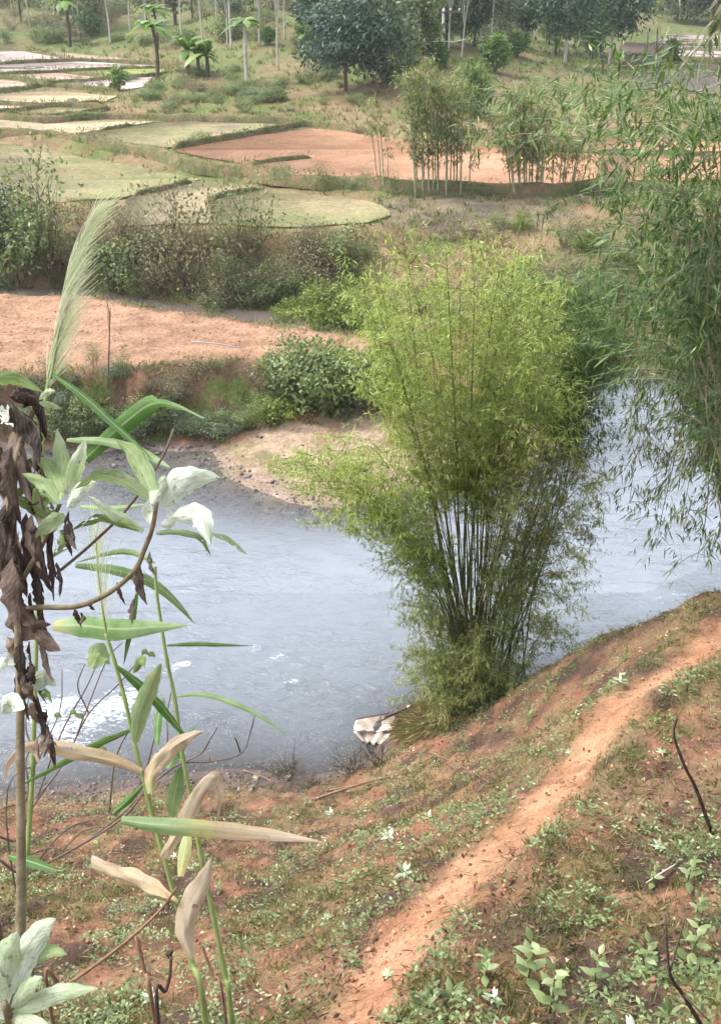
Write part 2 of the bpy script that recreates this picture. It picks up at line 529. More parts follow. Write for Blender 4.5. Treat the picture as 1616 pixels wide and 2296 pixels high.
def HF(x, y):
    """Height of the land as meshed."""
    x = np.atleast_1d(np.asarray(x, float)); y = np.atleast_1d(np.asarray(y, float))
    return np.where(y < split_y(x), grid_lookup(NG[0], NG[1], NG[2], x, y), grid_lookup(FG[0], FG[1], FG[2], x / np.maximum(y, 1), y))

def ground(px, py, y0=2.5, y1=400):
    """World point where the photograph's ray meets the land."""
    d = ray(px, py)
    for it in range(3):
        Y = np.geomspace(y0, y1, 40)
        pts = np.array([0, 0, CAMZ])[None] + d[None] * (Y / d[1])[:, None]
        dz = pts[:, 2] - HF(pts[:, 0], pts[:, 1])
        i = int(np.argmax(dz < 0))
        if dz[i] >= 0: i = len(Y) - 1
        y0, y1 = Y[max(i - 1, 0)], Y[i]
        p = pts[i]
    p[2] = HF(p[0], p[1])[0]
    return p

def up(xy, dz=0.0):
    return np.array([xy[0], xy[1], HF(xy[0], xy[1])[0] + dz])

def C3(*stops):
    return [np.array(s) for s in stops]

def lerp3(a, b, t):
    return a[None] * (1 - t[:, None]) + b[None] * t[:, None] if a.ndim == 1 and b.ndim == 1 else a * (1 - t[:, None]) + (b if b.ndim > 1 else b[None]) * t[:, None]

SOIL = np.array((.33, .165, .10)); SOILD = np.array((.165, .088, .062)); DARK = np.array((.060, .040, .034)); MOSS = np.array((.13, .135, .045))
DRY = np.array((.30, .22, .12)); SAND = np.array((.40, .29, .205)); GRAVEL = np.array((.24, .19, .17)); GRASS = np.array((.12, .145, .045)); FOREST = np.array((.11, .10, .05))

# ---- near hillside mesh
xs = np.arange(-11, 16.01, 0.06); ys = np.concatenate([np.arange(-5, 2, 0.25), np.arange(2, 16.5, 0.06), np.arange(16.5, 25, 0.3)])
X, Y = np.meshgrid(xs, ys)
x, y = X.ravel(), Y.ravel()
z = Hn(x, y)
zc = np.where(y > split_y(x) + 1.0, np.minimum(z, -1.3), z)
NG = (xs, ys, z.reshape(len(ys), len(xs)))
pm, pd = path_mask(x, y)
veg = fbm(x * 1.3, y * 1.3, 51, 4)
veg2 = fbm(x * 3.5, y * 3.5, 57, 3)
alb = lerp3(SOIL * 0.8, SOILD, ss(0.35, 0.65, veg2))
alb = lerp3(alb, MOSS, 0.5 * ss(0.46, 0.66, veg + 0.35 * (veg2 - 0.5)))
alb = lerp3(alb, DRY * .8, 0.55 * ss(0.45, 0.68, fbm(x * 2.7, y * 2.7, 61, 3)))
alb = lerp3(alb, DARK * 1.2, 0.85 * ss(0.53, 0.66, fbm(x * 2.0 + 5, y * 2.0, 67, 4)))
alb = lerp3(alb, lerp3(np.array((.35, .18, .10)), np.array((.46, .26, .155)), ss(.3, .7, fbm(x * 4, y * 4, 71, 4))), np.clip(pm, 0, 1))
wet = 1 - ss(0.05, 0.35, zc)
alb = lerp3(alb, GRAVEL * 0.55, wet)
ground_m = ground_mat('hillside_soil', 40.0, 0.9, 0.03)
me = mesh('hillside_ground', np.stack([x, y, zc], 1), grid_faces(len(ys), len(xs)), None, {'albedo': alb, 'pathmask': pm}, True)
tag(obj('hillside_ground', me, ground_m), 'steep red earth hillside falling to the river', None, None, 'structure')

# ---- valley floor mesh
r = [17.0]
while r[-1] < 62: r.append(r[-1] * 1.0042)
while r[-1] < 165: r.append(r[-1] * 1.009)
while r[-1] < 460: r.append(r[-1] * 1.03)
r = np.array(r)
a = np.linspace(-0.62, 0.64, 430)
Y = np.repeat(r[:, None], len(a), 1); X = Y * a[None]
x, y = X.ravel(), Y.ravel()
z = Hf(x, y)
zc = np.where(y < split_y(x), np.minimum(z, -1.2), z)
FG = (a, r, z.reshape(len(r), len(a)))
n1 = fbm(x * 0.35, y * 0.35, 81, 4); n2 = fbm(x * 1.6, y * 1.6, 83, 3)
alb = lerp3(GRASS, DRY * .75, ss(0.35, 0.65, n1))
alb = lerp3(alb, SOILD * 1.1, 0.55 * ss(0.52, 0.7, n2))
alb = lerp3(alb, lerp3(np.array((.12, .15, .05)), np.array((.165, .15, .07)), ss(.42, .66, n1)), 0.85 * ss(68, 95, y))
di = poly_sd(x, y, ISLAND)
soil_i = lerp3(np.array((.345, .205, .13)), np.array((.275, .16, .10)), ss(0.35, 0.65, fbm(x * 1.1, y * 2.2, 91, 4)))
bank = lerp3(np.array((.13, .085, .055)), GRASS * 0.9, ss(0.45, 0.6, fbm(x * 1.2, y * 1.2, 95, 4)))
bank = lerp3(bank, np.array((.34, .18, .11)), ss(0.55, 0.68, fbm(x * 0.9 + 3, y * 0.9, 97, 4)))
alb = np.where((di < 2.6)[:, None], bank, alb)
alb = lerp3(alb, soil_i, 1 - ss(-0.3, 0.1, di + 0.5 * (n2 - 0.5)))
fal = poly_sd(x, y, in_px([(860, 450), (1000, 444), (1240, 446), (1300, 490), (1000, 505), (840, 495)], 2.55))
alb = lerp3(alb, lerp3(np.array((.21, .165, .11)), np.array((.12, .095, .08)), ss(.42, .6, fbm(x * .6, y * 1.2, 107, 4))), .85 * (1 - ss(-.6, .6, fal)))
beach = [P(*q, .25)[:2] for q in [(430, 1010), (560, 975), (760, 962), (1000, 955), (1190, 940), (1260, 960), (1180, 1070), (900, 1110), (640, 1105), (500, 1050)]]
bd = poly_sd(x, y, np.array(beach))
bw = (1 - ss(-0.2, 0.7, bd + 0.7 * (fbm(x * 1.3, y * 1.3, 99, 4) - 0.5)))
alb = lerp3(alb, lerp3(SAND, SAND * .72, ss(.4, .65, fbm(x * 2, y * 4, 103, 3))), bw * (.45 + .55 * ss(.35, .55, fbm(x * 1.1, y * 1.6, 109, 4))))
alb = lerp3(alb, GRAVEL * 0.9, (1 - ss(-0.02, 0.14, zc)) * (1 - 0.55 * bw))
me = mesh('valley_ground', np.stack([x, y, zc], 1), grid_faces(len(r), len(a)), None, {'albedo': alb}, True)
tag(obj('valley_ground', me, ground_mat('valley_soil', 9.0, 0.8, 0.06)), 'valley floor beyond the river rising to wooded hills', None, None, 'structure')

# ---- fields
def field_mat(name, a, b, patch, wet=0.0, rows=0.0):
    m, nt, out = new_mat(name)
    pos = geo_pos(nt)
    f = noise(nt, 0.22, 4, 0.6, pos); g = noise(nt, 5.0, 6, 0.75, pos)
    c = ramp(nt, [(0.35, a), (0.62, b)], f)
    k = ramp(nt, [(0.3, (0.62, 0.62, 0.62)), (0.65, (1.25, 1.25, 1.25))], g)
    c = mixc(nt, 1.0, c, k, 'MULTIPLY')
    pf = ramp(nt, [(0.55, (0, 0, 0)), (0.64, (1, 1, 1))], noise(nt, 0.2, 6, 0.7, pos, 0.8))
    c = mixc(nt, 1.0, c, ramp(nt, [(.35, (.78, .80, .76)), (.65, (1.12, 1.1, 1.1))], noise(nt, .7, 5, .7, pos)), 'MULTIPLY')
    c = mixc(nt, math_n(nt, 'MULTIPLY', pf, 0.85), c, patch)
    rg = 0.95
    if wet:
        w = ramp(nt, [(wet - 0.03, (0, 0, 0)), (wet + 0.03, (1, 1, 1))], noise(nt, 0.13, 3, 0.5, pos, 0.3))
        rg = math_n(nt, 'SUBTRACT', 0.95, math_n(nt, 'MULTIPLY', w, 0.88))
        c = mixc(nt, math_n(nt, 'MULTIPLY', w, 0.6), c, (0.2, 0.15, 0.13))
        p = principled(nt, out, c, rg, None, 0.5)
    else:
        principled(nt, out, c, rg, bump(nt, g, 0.7, 0.08), 0.1)
    return m

FM = {'orange': field_mat('ploughed_soil', (.40, .225, .135), (.33, .18, .11), (.36, .22, .14)),
      'grey': field_mat('wet_paddy_mud', (.40, .31, .28), (.33, .25, .225), (.26, .20, .18), 0.60),
      'pink': field_mat('pink_paddy_mud', (.46, .31, .24), (.37, .26, .21), (.30, .22, .19)),
      'green': field_mat('rice_seedlings', (.25, .29, .085), (.21, .25, .075), (.23, .24, .10)),
      'beige': field_mat('beige_stubble', (.37, .28, .17), (.31, .25, .14), (.25, .18, .14), 0.66),
      'olive': field_mat('green_stubble', (.19, .195, .088), (.27, .225, .13), (.16, .115, .10)),
      'olivegrey': field_mat('grey_stubble', (.22, .205, .105), (.28, .22, .145), (.18, .13, .11)),
      'fallow': field_mat('fallow_stubble', (.26, .215, .12), (.20, .15, .11), (.13, .095, .08))}
FLAB = {'grey': 'pale grey muddy paddy', 'pink': 'pinkish bare paddy', 'green': 'bright green seedling paddy', 'beige': 'beige stubble paddy', 'olive': 'olive green stubble paddy',
        'olivegrey': 'greyish stubble paddy', 'fallow': 'dull brown fallow plot', 'orange': 'ploughed orange earth field'}
from mathutils.geometry import tessellate_polygon
bund_mb = MB()
for pw, fz, k in FIELD_W:
    nx = np.roll(pw, -1, axis=0)
    o2 = np.concatenate([pw[q] + (nx[q] - pw[q]) * np.linspace(0, 1, 9)[:-1, None] for q in range(len(pw))])
    o2 = o2 + (np.stack([fbm(o2[:, 0] * .9, o2[:, 1] * .9, 3, 3), fbm(o2[:, 0] * .9, o2[:, 1] * .9, 8, 3)], 1) - .5) * 0.55
    c = o2.mean(0)
    tris = tessellate_polygon([[Vector((p[0], p[1], 0)) for p in o2]])
    V = np.concatenate([np.c_[o2, np.full(len(o2), fz)], np.c_[o2, np.full(len(o2), fz - 0.12)]])
    n = len(o2)
    i = np.arange(n); j = (i + 1) % n
    T = np.array(tris)
    # keep faces up
    v0, v1, v2 = V[T[:, 0]], V[T[:, 1]], V[T[:, 2]]
    fl = np.cross(v1 - v0, v2 - v0)[:, 2] < 0
    T[fl] = T[fl][:, ::-1]
    o = obj('paddy_field', mesh('paddy_field', V, [T, np.stack([i, i + n, j + n, j], 1)]), FM[k])
    tag(o, FLAB[k], None, None, 'structure')

# ---- grassy bunds between the paddies
bund_m, nt, out = new_mat('bund_grass')
pos = geo_pos(nt)
f = noise(nt, 1.2, 5, 0.65, pos); g = noise(nt, 7.0, 4, 0.7, pos)
c = mixc(nt, 1.0, ramp(nt, [(0.36, (.085, .095, .04)), (0.52, (.15, .14, .065)), (0.64, (.22, .135, .085))], f), ramp(nt, [(0.3, (.6, .6, .6)), (.7, (1.3, 1.3, 1.3))], g), 'MULTIPLY')
principled(nt, out, c, 0.95, bump(nt, g, 0.8, 0.08), 0.1)

def ridge(pts2, w, h, zb, sink=0.35):
    """An earth ridge along a line: cross-section of five points."""
    pl = smooth_line(pts2, 8)
    tg = norm(np.gradient(pl, axis=0)); nr = np.stack([-tg[:, 1], tg[:, 0]], 1)
    m = len(pl)
    jx = fbm(pl[:, 0] * .9, pl[:, 1] * .9, 113, 3) - .5
    jh = fbm(pl[:, 0] * 1.7, pl[:, 1] * 1.7, 117, 3)
    ta = np.minimum(1, np.minimum(np.arange(m), np.arange(m)[::-1]) / 3.0)
    offs = np.array([-1, -.62, -.12, .42, 1.0]); hs = np.array([0, .72, 1, .85, 0])
    V = np.zeros((m, 5, 3))
    for q in range(5):
        ww = w * (0.8 + .5 * fbm(pl[:, 0] * 1.3 + q, pl[:, 1] * 1.3, 119, 2))
        V[:, q, :2] = pl + nr * (offs[q] * ww + jx * w * .7)[:, None]
        V[:, q, 2] = zb + h * hs[q] * (.55 + .8 * jh) * ta - (1 - ta) * .3 - (sink if q in (0, 4) else 0)
    return mesh('field_bund', V.reshape(-1, 3), grid_faces(m, 5)[:, ::-1], None, None, True)

BUNDS = [([(-60, 145), (165, 136), (330, 142), (420, 150)], 3.5, .35, .3), ([(60, 112), (160, 132)], 3.5, .3, .25), ([(-60, 168), (140, 160), (300, 153), (400, 154)], 3.42, .3, .25),
         ([(138, 161), (240, 176), (125, 186), (100, 186), (40, 176), (-60, 172)], 3.4, .4, .3), ([(240, 176), (350, 169), (400, 160)], 3.4, .35, .3), ([(-60, 210), (50, 200), (110, 195), (200, 200), (285, 206)], 3.38, .5, .35),
         ([(-60, 229), (70, 237), (130, 237), (180, 235), (240, 229)], 3.32, .4, .3), ([(-60, 252), (30, 248), (120, 237)], 3.3, .3, .25), ([(120, 237), (240, 244), (120, 263), (40, 256)], 3.25, .4, .35),
         ([(-60, 260), (50, 268), (120, 270), (240, 262), (400, 266), (560, 270), (690, 274)], 3.2, .6, .4), ([(170, 301), (350, 274)], 3.12, .22, .25),
         ([(370, 333), (450, 319), (530, 306), (600, 293), (690, 278), (808, 292)], 3.1, .3, .3), ([(545, 371), (620, 362), (720, 352)], 3.0, .25, .3),
         ([(-60, 296), (100, 303), (220, 322), (350, 345), (450, 372), (560, 382), (600, 392), (700, 404), (808, 410), (950, 420), (1240, 424), (1500, 412)], 3.0, .55, .4),
         ([(280, 441), (360, 425), (450, 401)], 2.66, .3, .25), ([(470, 470), (475, 446), (530, 434), (595, 421)], 2.63, .3, .25), ([(1350, 346), (1345, 402)], 3.02, .3, .25), ([(1100, 326), (1160, 331), (1350, 343), (1660, 346)], 3.02, .35, .3),
         ([(1450, 128), (1560, 134), (1700, 136)], 3.0, .5, .35), ([(1450, 100), (1700, 102)], 3.0, .4, .3)]
BUND_W = []
for pts, zb, w, h in BUNDS:
    w2 = in_px(pts, zb)
    BUND_W.append((w2, zb, w, h))
    tag(obj('field_bund', ridge(w2, w * .68, h * .8, zb), bund_m), 'grassy earth bund between paddies', None, None, 'structure')

# ---- water
RAPIDS = [(P(150, 1640)[:2], P(290, 1570)[:2], 0.5, .72), (P(90, 1600)[:2], P(150, 1580)[:2], .3, .85), (P(375, 1500)[:2], P(425, 1488)[:2], .16, .6), (P(470, 1492)[:2], P(485, 1494)[:2], .10, .5),
          (P(572, 1450)[:2], P(584, 1456)[:2], .10, .5), (P(610, 1480)[:2], P(640, 1470)[:2], .12, .5), (P(1440, 1360)[:2], P(1530, 1330)[:2], .2, .38), (P(640, 1530)[:2], P(670, 1526)[:2], .12, .5),
          (P(230, 1560)[:2], P(280, 1550)[:2], .2, .5)]
wx = np.arange(-16, 24, 0.10); wy = np.arange(9.5, 42, 0.10)
X, Y = np.meshgrid(wx, wy); x, y = X.ravel(), Y.ravel()
near = y < split_y(x)
bed = np.where(near, tps_near(x, y), 0.0)
bed[~near] = Hf(x[~near], y[~near], False)
foam = np.zeros(len(x))
for a_, b_, w, s in RAPIDS:
    foam = np.maximum(foam, s * (1 - ss(0, w * 2.2, seg_dist(x, y, a_, b_))))
wz = 0.018 * (fbm(x * 1.1 + y * 0.4, y * 2.4 - x * .5, 131, 3) - .5) + foam * 0.16 * (fbm(x * 4, y * 5, 137, 3) - .35)
calm = 1 - ss(21.5, 25, y) * (1 - ss(1.5, 5, x))
keep = (bed < 0.12) & (np.abs(x) < 0.66 * y + 3)
fc = grid_faces(len(wy), len(wx))
fc = fc[keep[fc].any(1)]
used = np.unique(fc); idx = np.full(len(x), -1); idx[used] = np.arange(len(used))
water_m, nt, out = new_mat('river_water')
pos = geo_pos(nt)
mp = N(nt, 'Mapping'); mp.inputs['Rotation'].default_value = (0, 0, R(-28)); mp.inputs['Scale'].default_value = (1.0, 2.3, 1)
nt.links.new(pos, mp.inputs['Vector'])
b1 = noise(nt, 2.2, 5, 0.62, mp.outputs[0], 0.6); b2 = noise(nt, 9.0, 3, 0.55, mp.outputs[0], 0.4)
hgt = math_n(nt, 'ADD', b1, math_n(nt, 'MULTIPLY', b2, 0.32))
cl = N(nt, 'Attribute', attribute_name='chop')
bp = N(nt, 'Bump'); bp.inputs['Distance'].default_value = 0.16
cur = ramp(nt, [(.3, (.12, .12, .12)), (.5, (.42, .42, .42)), (.7, (.75, .75, .75))], noise(nt, .42, 4, .6, mp.outputs[0], .8))
nt.links.new(math_n(nt, 'MULTIPLY', cl.outputs['Fac'], cur), bp.inputs['Strength']); nt.links.new(hgt, bp.inputs['Height'])
dp = N(nt, 'Attribute', attribute_name='depth')
dif = N(nt, 'BsdfDiffuse'); dif.inputs[0].default_value = (.215, .24, .272, 1); nt.links.new(bp.outputs[0], dif.inputs['Normal'])
tr = N(nt, 'BsdfTransparent'); tr.inputs[0].default_value = (.80, .84, .83, 1)
murk = N(nt, 'MixShader'); nt.links.new(dp.outputs['Fac'], murk.inputs[0]); nt.links.new(tr.outputs[0], murk.inputs[1]); nt.links.new(dif.outputs[0], murk.inputs[2])
gl = N(nt, 'BsdfGlossy'); gl.inputs['Roughness'].default_value = 0.10; gl.inputs[0].default_value = (1, 1, 1, 1); nt.links.new(bp.outputs[0], gl.inputs['Normal'])
fr = N(nt, 'Fresnel'); fr.inputs[0].default_value = 1.38; nt.links.new(bp.outputs[0], fr.inputs['Normal'])
surf = N(nt, 'MixShader'); nt.links.new(fr.outputs[0], surf.inputs[0]); nt.links.new(murk.outputs[0], surf.inputs[1]); nt.links.new(gl.outputs[0], surf.inputs[2])
fo = N(nt, 'Attribute', attribute_name='foam')
fn = noise(nt, 4.2, 8, 0.75, mp.outputs[0], 1.6)
fm = math_n(nt, 'ADD', fo.outputs['Fac'], math_n(nt, 'MULTIPLY', math_n(nt, 'SUBTRACT', fn, 0.5), 3.0))
fm = ramp(nt, [(0.62, (0, 0, 0)), (0.95, (1, 1, 1))], fm)
fm = math_n(nt, 'MULTIPLY', fm, ramp(nt, [(0.05, (0, 0, 0)), (0.2, (1, 1, 1))], fo.outputs['Fac']))
fd = N(nt, 'BsdfDiffuse'); fd.inputs[0].default_value = (.82, .85, .88, 1)
fin = N(nt, 'MixShader'); nt.links.new(fm, fin.inputs[0]); nt.links.new(surf.outputs[0], fin.inputs[1]); nt.links.new(fd.outputs[0], fin.inputs[2])
nt.links.new(fin.outputs[0], out.inputs[0])
depth = 1 - np.exp(-np.clip(-bed, 0, 3) * 2.1)
chop = 0.35 + 0.65 * calm
me = mesh('river_water', np.stack([x, y, wz], 1)[used], idx[fc], None, {'depth': depth[used], 'foam': foam[used], 'chop': chop[used]}, True)
tag(obj('river_water', me, water_m), 'rippled grey blue river', None, None, 'structure')

# side channel behind the ploughed strip, and the flooded plots by the hut
def pool(name, outline, z, label):
    o2 = smooth_line(list(in_px(outline, z)) + [in_px(outline, z)[0]], 4)[:-1]
    tris = np.array(tessellate_polygon([[Vector((p[0], p[1], 0)) for p in o2]]))
    V = np.c_[o2, np.full(len(o2), z)]
    v0, v1, v2 = V[tris[:, 0]], V[tris[:, 1]], V[tris[:, 2]]
    fl = np.cross(v1 - v0, v2 - v0)[:, 2] < 0
    tris[fl] = tris[fl][:, ::-1]
    m, nt, out = new_mat(name + '_surface')
    pos = geo_pos(nt)
    f = noise(nt, 1.2, 4, .6, pos)
    p = principled(nt, out, (.16, .13, .11), 0.12, bump(nt, f, .25, .03), 0.5)
    tag(obj(name, mesh(name, V, tris), m), label, None, None, 'structure')

pool('side_channel_water', [(-100, 640), (60, 640), (250, 655), (360, 672), (480, 690), (620, 700), (760, 715), (900, 735), (880, 765), (700, 760), (500, 735), (350, 710), (200, 690), (-100, 680)], 0.55, 'narrow side channel behind the ploughed strip')
pool('flooded_plot_water', [(1395, 165), (1430, 158), (1480, 164), (1500, 178), (1480, 192), (1440, 200), (1405, 195)], 3.06, 'pale flooded plot beside the hut')
pool('flooded_plot_water', [(1505, 150), (1560, 146), (1680, 150), (1690, 205), (1560, 205), (1520, 185)], 3.06, 'pale flooded plot behind the bamboo tips')
pool('flooded_plot_water', [(370, 153), (410, 149), (416, 153), (396, 159)], 3.48, 'bright flooded corner by the leafy palms')
pool('flooded_plot_water', [(150, 222), (168, 220), (172, 228), (155, 232)], 3.35, 'small bright puddle in the beige paddy')

# ================================================================== plants: materials
LM = {
    'bamboo': leaf_mat('bamboo_leaf', [(0.0, (.11, .15, .03)), (0.35, (.225, .29, .06)), (0.75, (.37, .44, .11)), (1.0, (.52, .54, .20))], 0.38),
    'bamboo_olive': leaf_mat('bamboo_leaf_olive', [(0.0, (.08, .105, .03)), (0.45, (.18, .22, .06)), (0.8, (.30, .32, .105)), (1.0, (.42, .38, .18))], 0.35),  # lower leaves: a browner green, with their weaker light put into the colour
    'bamboo_dark': leaf_mat('bamboo_leaf_dark', [(0.0, (.04, .075, .02)), (0.6, (.10, .17, .038)), (1.0, (.20, .28, .07))], 0.34),
    'bamboo_big': leaf_mat('bamboo_leaf_large', [(0.0, (.045, .085, .03)), (0.5, (.09, .16, .05)), (0.85, (.19, .27, .065)), (1.0, (.40, .42, .22))], 0.35),
    'bamboo_dry': leaf_mat('bamboo_leaf_dry', [(0.0, (.055, .085, .035)), (0.5, (.115, .155, .065)), (0.85, (.20, .21, .10)), (1.0, (.38, .31, .19))], 0.3),
    'bamboo_far': leaf_mat('bamboo_leaf_grey_green', [(0.0, (.09, .115, .045)), (0.6, (.19, .23, .08)), (1.0, (.36, .36, .16))], 0.35),
    'green': leaf_mat('shrub_leaf_green', [(0.0, (.08, .11, .04)), (0.55, (.18, .235, .085)), (1.0, (.34, .39, .17))], 0.3),
    'yellowgreen': leaf_mat('shrub_leaf_yellow_green', [(0.0, (.11, .14, .03)), (0.6, (.22, .28, .06)), (1.0, (.38, .42, .12))], 0.35),
    'dark': leaf_mat('tree_leaf_dark', [(0.0, (.018, .042, .022)), (0.6, (.05, .095, .045)), (1.0, (.12, .17, .08))], 0.2),
    'bluegreen': leaf_mat('tree_leaf_blue_green', [(0.0, (.03, .06, .045)), (0.6, (.075, .125, .09)), (1.0, (.17, .22, .16))], 0.2),
    'greygreen': leaf_mat('shrub_leaf_grey_green', [(0.0, (.075, .10, .055)), (0.6, (.16, .20, .11)), (1.0, (.28, .31, .18))], 0.25),
    'brown': leaf_mat('scrub_leaf_brown', [(0.0, (.11, .085, .05)), (0.5, (.22, .185, .10)), (0.8, (.25, .25, .12)), (1.0, (.40, .34, .22))], 0.25),
    'palm': leaf_mat('palm_leaf', [(0.0, (.05, .10, .02)), (0.6, (.13, .23, .045)), (1.0, (.32, .40, .12))], 0.35),
}
M_CULM = bark_mat('bamboo_culm', (.085, .105, .04), (.17, .175, .07), 5.0, 0.2)
M_CULMD = bark_mat('bamboo_culm_dark', (.055, .06, .03), (.12, .115, .06), 5.0, 0.2)
M_CULMP = bark_mat('bamboo_culm_pale', (.24, .25, .15), (.38, .37, .25), 5.0, 0.2)
M_BARK = bark_mat('bark_brown', (.06, .042, .03), (.14, .105, .08), 9.0, 0.6)
M_PALE = bark_mat('bark_pale', (.38, .34, .29), (.58, .54, .48), 6.0, 0.4)
M_TWIG = bark_mat('twig_brown', (.09, .062, .048), (.20, .15, .115), 14.0, 0.5)

def rdir(n, g=rng):
    v = g.normal(size=(n, 3))
    return norm(v)

def bez(a, b, c, n):
    t = np.linspace(0, 1, n)[:, None]
    return (1 - t) ** 2 * a + 2 * t * (1 - t) * b + t * t * c

def bamboo(name, label, cat, loc, culms, lmat, cmat, leafL=.12, leafW=.016, node=.24, nbr=3, brL=.7, nclus=5, nleaf=5, hang=.5, thin=True, group=None, seed=1, t_leaf=.4, lmat2=None, tipgain=.25, wind=(0, 0, 0)):
    """culms: (points in world space, base radius, first leafy fraction, leaf density). Leaf fans on branches at the nodes."""
    g = np.random.default_rng(seed)
    root = empty(name, loc)
    tag(root, label, cat, group)
    L0 = np.asarray(loc, float)
    fols, br = {0: MB(), 1: MB()}, MB()
    for cu in culms:
        pts, r0, t0, dens = cu[:4]
        fol = fols[cu[4] if len(cu) > 4 else 0]
        kL = cu[5] if len(cu) > 5 else 1.0
        pts = np.asarray(pts) - L0
        seg = np.concatenate([[0], np.cumsum(np.linalg.norm(np.diff(pts, axis=0), axis=1))])
        Lc = seg[-1]
        rad = np.maximum(r0 * (1 - 0.88 * (seg / Lc) ** 1.2), 0.0035)
        m = MB()
        # swollen nodes
        tt = np.arange(0, Lc, max(.16, node))
        fine = np.sort(np.concatenate([tt, tt + .012, tt + .03, [Lc]]))
        fine = fine[fine <= Lc]
        pp = np.stack([np.interp(fine, seg, pts[:, k]) for k in range(3)], 1)
        rr = np.interp(fine, seg, rad)
        bulge = np.isin(fine, tt + .012)
        m.tube(pp, r0, None, 6, g.uniform(0, 1), rr * (1 + .28 * bulge))
        m.build('culm', cmat, root, smooth=True)
        ns = np.arange(t0 * Lc, Lc, node / max(dens, .2))
        if len(ns) == 0: continue
        nt_ = np.repeat(ns, nbr) + g.uniform(-.06, .06, len(ns) * nbr)
        k = len(nt_)
        C = np.stack([np.interp(nt_, seg, pts[:, q]) for q in range(3)], 1)
        u = np.clip((nt_ / Lc - t0) / (1 - t0 + 1e-6), 0, 1)
        az = g.uniform(0, 2 * math.pi, k)
        el = g.uniform(-.1, .7, k)
        D = np.stack([np.cos(az) * np.cos(el), np.sin(az) * np.cos(el), np.sin(el)], 1) + np.array(wind)
        tg = np.stack([np.interp(nt_, seg, np.gradient(pts[:, q], seg)) for q in range(3)], 1)
        D = norm(D + tg * .35)
        bl = kL * brL * (1 - .55 * u) * g.uniform(.5, 1.2, k) * (.55 + .45 * ss(0, .2, u))
        ctint = g.uniform(-.15, .15)
        for ci in range(nclus):
            f = (ci + g.uniform(.3, 1.0, k)) / nclus
            p0 = C + D * (bl * f)[:, None]
            p0[:, 2] -= hang * (bl * f) ** 2 * .55
            p0 += g.normal(0, .03, (k, 3)) * (leafL / .12)
            # leaf fan
            for li in range(nleaf):
                on = g.uniform(0, 1, k) < .86
                ld = norm(D * .55 + rdir(k, g) * .75 + np.array([0, 0, -hang]))
                nn = norm(rdir(k, g) * .6 + np.array([0, 0, 1.0]))
                LL = leafL * g.uniform(.6, 1.25, k)
                ti = np.clip(g.normal(.42, .2, k) + ctint + tipgain * u, 0, 1)
                fol.leaves((p0 + rdir(k, g) * leafL * .25)[on], ld[on], nn[on], LL[on], (leafW * g.uniform(.75, 1.2, k))[on], ti[on])
        if thin:
            sel = np.where(g.uniform(0, 1, k) < .6)[0]
            for q in sel:
                f = np.linspace(0, 1, 4)[:, None]
                b = C[q] + D[q] * bl[q] * f
                b[:, 2] -= hang * (bl[q] * f[:, 0]) ** 2 * .55
                br.tube(b, .0045 * (leafL / .12) ** .5, .0015, 3)
    fols[0].build('foliage', lmat, root)
    if fols[1].n: fols[1].build('foliage', lmat2, root)
    if br.n: br.build('branchlets', cmat, root)['kind'] = 'stuff'
    return root

# ------------------------------------------------------------------ the big yellow-green bamboo at the water's edge
def px_culm(b, pxs, n=16):
    """b: base point; pxs: (px, py, Y) along the culm."""
    return smooth_line([b] + [PY(*q) for q in pxs], max(2, n // len(pxs)))

